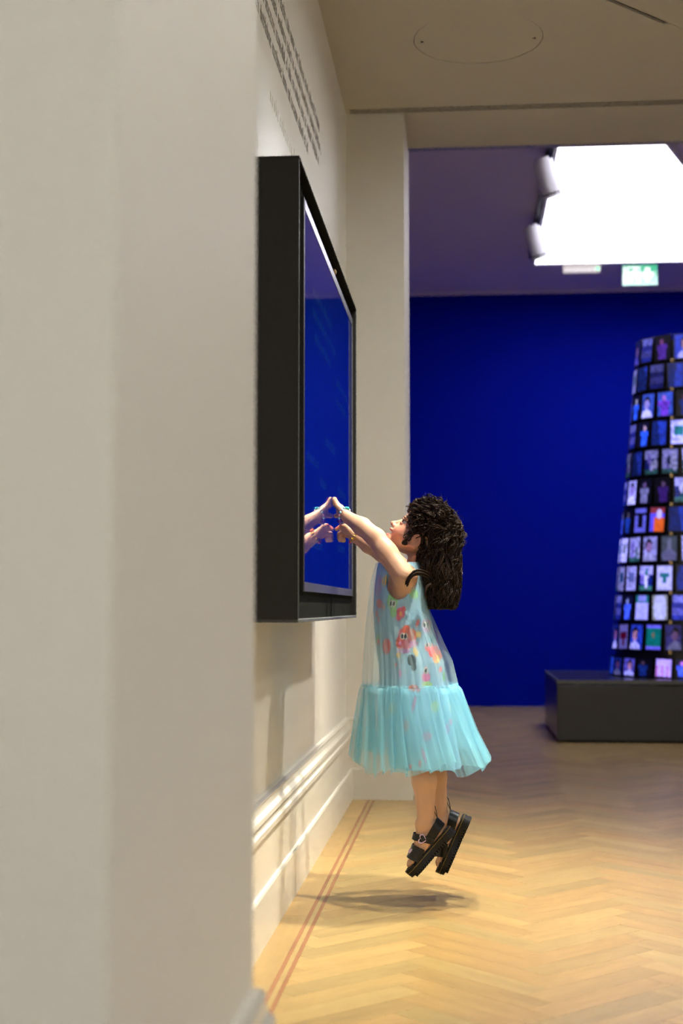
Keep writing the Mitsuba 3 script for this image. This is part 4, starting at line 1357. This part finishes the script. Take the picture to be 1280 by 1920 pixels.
# ------------------------------------------------------------------ sandals
bsdf("m_leather", (0.0035, 0.003, 0.003), 0.30, 0.42)
bsdf("m_sole", (0.007, 0.007, 0.007), 0.5, 0.3)
bsdf("m_stitch", (0.30, 0.18, 0.02), 0.6, 0.3)
bsdf("m_lilac", (0.62, 0.44, 0.60), 0.35, 0.5)
hv = np.linspace(0, 2 * np.pi, 60, endpoint=False)
heart = Polygon(np.stack([16 * np.sin(hv) ** 3, 13 * np.cos(hv) - 5 * np.cos(2 * hv) - 2 * np.cos(3 * hv) - np.cos(4 * hv)], 1) / 32.0)
for fi, (ft, side) in enumerate(zip(feet, (1, -1))):
    R3 = np.eye(4)
    R3[:3, 0], R3[:3, 1], R3[:3, 2], R3[:3, 3] = ft.a, ft.w, ft.n, ft.o
    if np.linalg.det(R3[:3, :3]) < 0:
        R3[:3, 1] *= -1
    fa = np.linspace(0, 1, 40)
    half = lambda t: 0.0245 + 0.002 * np.sin(t * 3) - 0.004 * np.exp(-((t - 0.38) / 0.15) ** 2) + 0.0085 * np.exp(-((t - 0.76) / 0.22) ** 2)
    cap0 = lambda t: np.sqrt(np.clip(1 - ((0.13 - t) / 0.13).clip(0) ** 2, 0, 1))
    cap1 = lambda t: np.sqrt(np.clip(1 - ((t - 0.84) / 0.16).clip(0) ** 2, 0, 1))
    wd = half(fa) * cap0(fa) * cap1(fa)
    ax = -0.010 + fa * (ft.L + 0.024)
    out = Polygon(np.vstack([np.stack([ax, wd], 1), np.stack([ax, -wd], 1)[::-1][1:-1]])).buffer(0.0005)

    def lay(poly, n0, n1):
        m = extr(poly, n1 - n0)
        m.apply_translation((0, 0, n0))
        return m

    def place_(m):
        m = m.copy()
        m.apply_transform(R3)
        m.fix_normals()
        return m

    upper = cat(lay(out, -0.013, -0.001), lay(out.buffer(-0.0022), -0.002, 0.0005))
    bump = out.intersection(sbox(ft.L - 0.022, -0.1, 1, 0.1)).difference(out.buffer(-0.006))
    upper = cat(upper, lay(bump, -0.002, 0.006))
    mid = lay(out.buffer(-0.0012), -0.020, -0.012)
    teeth = []
    for q in np.arange(0.0, ft.L, 0.0085):
        tp = Polygon([(q, -0.05), (q + 0.0055, -0.05), (q + 0.0055, 0.05), (q, 0.05)]).intersection(out.buffer(0.0002))
        if q < 0.022:
            continue
        if not tp.is_empty:
            for gg in getattr(tp, "geoms", [tp]):
                teeth.append(lay(gg, -0.0275, -0.018))
    heelb = lay(out.intersection(sbox(-0.05, -0.05, 0.03, 0.05)), -0.0275, -0.018)
    k = put("person__sandal", place_(cat(upper, mid, heelb, *teeth)), "m_sole", label="chunky black sandal with a ridged sole")
    ring = out.buffer(0.0009)
    xy = np.array(ring.exterior.coords)[:-1]
    welt = tube(np.column_stack([xy, np.full(len(xy), -0.0045)]), 0.0006, 6, closed=True)
    put(k + "__welt_stitching", place_(welt), "m_stitch", label="yellow welt stitching")
    # straps over the foot
    th = np.linspace(0, np.pi, 26)
    def arch(a0, a1, w0, h0, h_base, wvec, width, thick=0.0022):
        pts = np.array([ft(a0 + (a1 - a0) * math.sin(t), h_base + h0 * math.sin(t) ** 0.8, -math.cos(t) * w0) for t in th])
        cen = ft(a0, h_base)
        o = pts - cen
        o -= np.outer(o @ ft.a, ft.a) * 0.6
        o /= np.linalg.norm(o, axis=1, keepdims=True)
        wv = ft.a * wvec[0] + ft.n * wvec[1]
        return ribbon(pts, wv / np.linalg.norm(wv), width, thick, o), pts, o
    s1, p1, o1 = arch(0.052, 0.083, 0.0300, 0.053, 0.003, (0.749, -0.40), 0.020)
    put(k + "__ankle_strap", s1, "m_leather")
    s2, p2, o2 = arch(0.106, 0.120, 0.0350, 0.0345, 0.001, (1.0, -0.30), 0.042)
    put(k + "__toe_strap", s2, "m_leather")
    tt = np.linspace(-1.0, 1.0, 31)
    cp = np.array([ft(-0.003 + 0.064 * abs(x) ** 1.7, 0.025 - 0.010 * abs(x) ** 2, 0.0262 * np.sign(x) * min(1.0, abs(x) * 1.9) ** 0.7) for x in tt])
    co = cp - ft(0.03, 0.025)
    co -= np.outer(co @ ft.n, ft.n)
    co /= np.linalg.norm(co, axis=1, keepdims=True)
    put(k + "__heel_counter", ribbon(cp, ft.n, 0.030 - 0.004 * np.abs(tt), 0.0022, co), "m_leather")
    # pull loop at the heel, standing up
    lp = ft(-0.004, 0.040)
    aa = np.linspace(0, 2 * np.pi, 22, endpoint=False)
    upl = np.array([-0.012, 0, 0.04]) / np.linalg.norm([0.012, 0.04])
    sdl = np.cross(upl, [0, 1, 0])
    loop = np.array([lp + upl * (0.019 - 0.019 * math.cos(a)) + sdl * (0.0045 * math.sin(a) * (0.25 + 0.75 * (1 - math.cos(a)) / 2)) for a in aa])
    put(k + "__pull_loop", tube(loop, 0.0012, 6, closed=True), "m_leather", smooth=True)
    # heart buckle on the side strap, heart patch on the toe strap
    def on_strap(poly, p, o, size, depth, upv):
        o = o / np.linalg.norm(o)
        upv = upv - o * (upv @ o)
        upv /= np.linalg.norm(upv)
        m = extr(affinity.scale(poly, size, size, origin=(0, 0)), depth)
        m.apply_transform(frame_mat(p + o * 0.0022, np.cross(upv, o), upv, o))
        return m
    hring = heart.difference(affinity.scale(heart, 0.72, 0.72, origin=(0, -0.02)))
    i1 = 4
    put(k + "__heart_buckle", on_strap(hring, p1[i1] + ft.a * 0.001, np.array([0.05, -1, 0.1]), 0.029, 0.0022, np.array([-0.85, 0, 0.25])), "m_lilac", label="lilac heart shaped buckle")
    i2 = 9
    put(k + "__heart_patch", on_strap(heart, p2[i2], o2[i2], 0.019, 0.0012, np.array([-0.1, 0.2, 1.0])), "m_lilac", label="pale pink heart patch")

# ------------------------------------------------------------------ bracelets
bead_cols = {"teal": (0.05, 0.50, 0.55), "aqua": (0.30, 0.68, 0.78), "pink": (0.80, 0.38, 0.52), "clear": (0.75, 0.80, 0.85), "purple": (0.09, 0.02, 0.32), "blue": (0.06, 0.09, 0.50),
             "orange": (0.85, 0.17, 0.03), "yellow": (0.80, 0.52, 0.06), "magenta": (0.65, 0.04, 0.28), "gold": (0.55, 0.38, 0.12)}
for n_, c in bead_cols.items():
    bsdf("m_bead_" + n_, c, 0.12, 0.6, clearcoat=0.6)


def bracelet(c, axis, r, beads, label, start=0.0):
    axis = axis / np.linalg.norm(axis)
    u = np.cross(axis, [0, 1.0, 0])
    u /= np.linalg.norm(u)
    w = np.cross(axis, u)
    n = len(beads)
    ring = [c + r * (math.cos(a) * u + math.sin(a) * w) for a in np.linspace(0, 2 * np.pi, 40, endpoint=False)]
    k = put("person__bracelet", tube(ring, 0.0009, 6, closed=True), "m_bead_clear", smooth=True, label=label)
    for i, (cn, br) in enumerate(beads):
        a = start - 2 * np.pi * i / n
        b = trimesh.creation.icosphere(2, br)
        b.apply_translation(c + (r + br * 0.15) * (math.cos(a) * u + math.sin(a) * w))
        put(k + "__bead", b, "m_bead_" + cn, smooth=True)


LC = at(645.5, 966.5, 0.012)
lax = LW_ - LEm
bracelet(LC, lax + np.array([0, 0, -0.012]), 0.0235, [("teal", .0042), ("aqua", .0038), ("clear", .0036), ("aqua", .0036), ("pink", .0032), ("aqua", .0036), ("purple", .0075), ("blue", .0058), ("clear", .0036), ("pink", .0036), ("aqua", .0036), ("teal", .0040),
                                                      ("pink", .0048), ("pink", .0050), ("clear", .0042), ("teal", .0050)], "bracelet of turquoise, pink and purple beads", start=2.9)
RC = at(663, 1004.5, 0.105)
bracelet(RC, RW - REm, 0.0225, [("orange", .0058), ("orange", .0062), ("yellow", .0042), ("gold", .0040), ("yellow", .0044), ("gold", .0040), ("magenta", .0048), ("magenta", .0044), ("yellow", .0042), ("gold", .0044), ("yellow", .0042), ("orange", .0050),
                                ("gold", .0042), ("yellow", .0042)], "bracelet of orange, yellow and magenta beads", start=2.9)
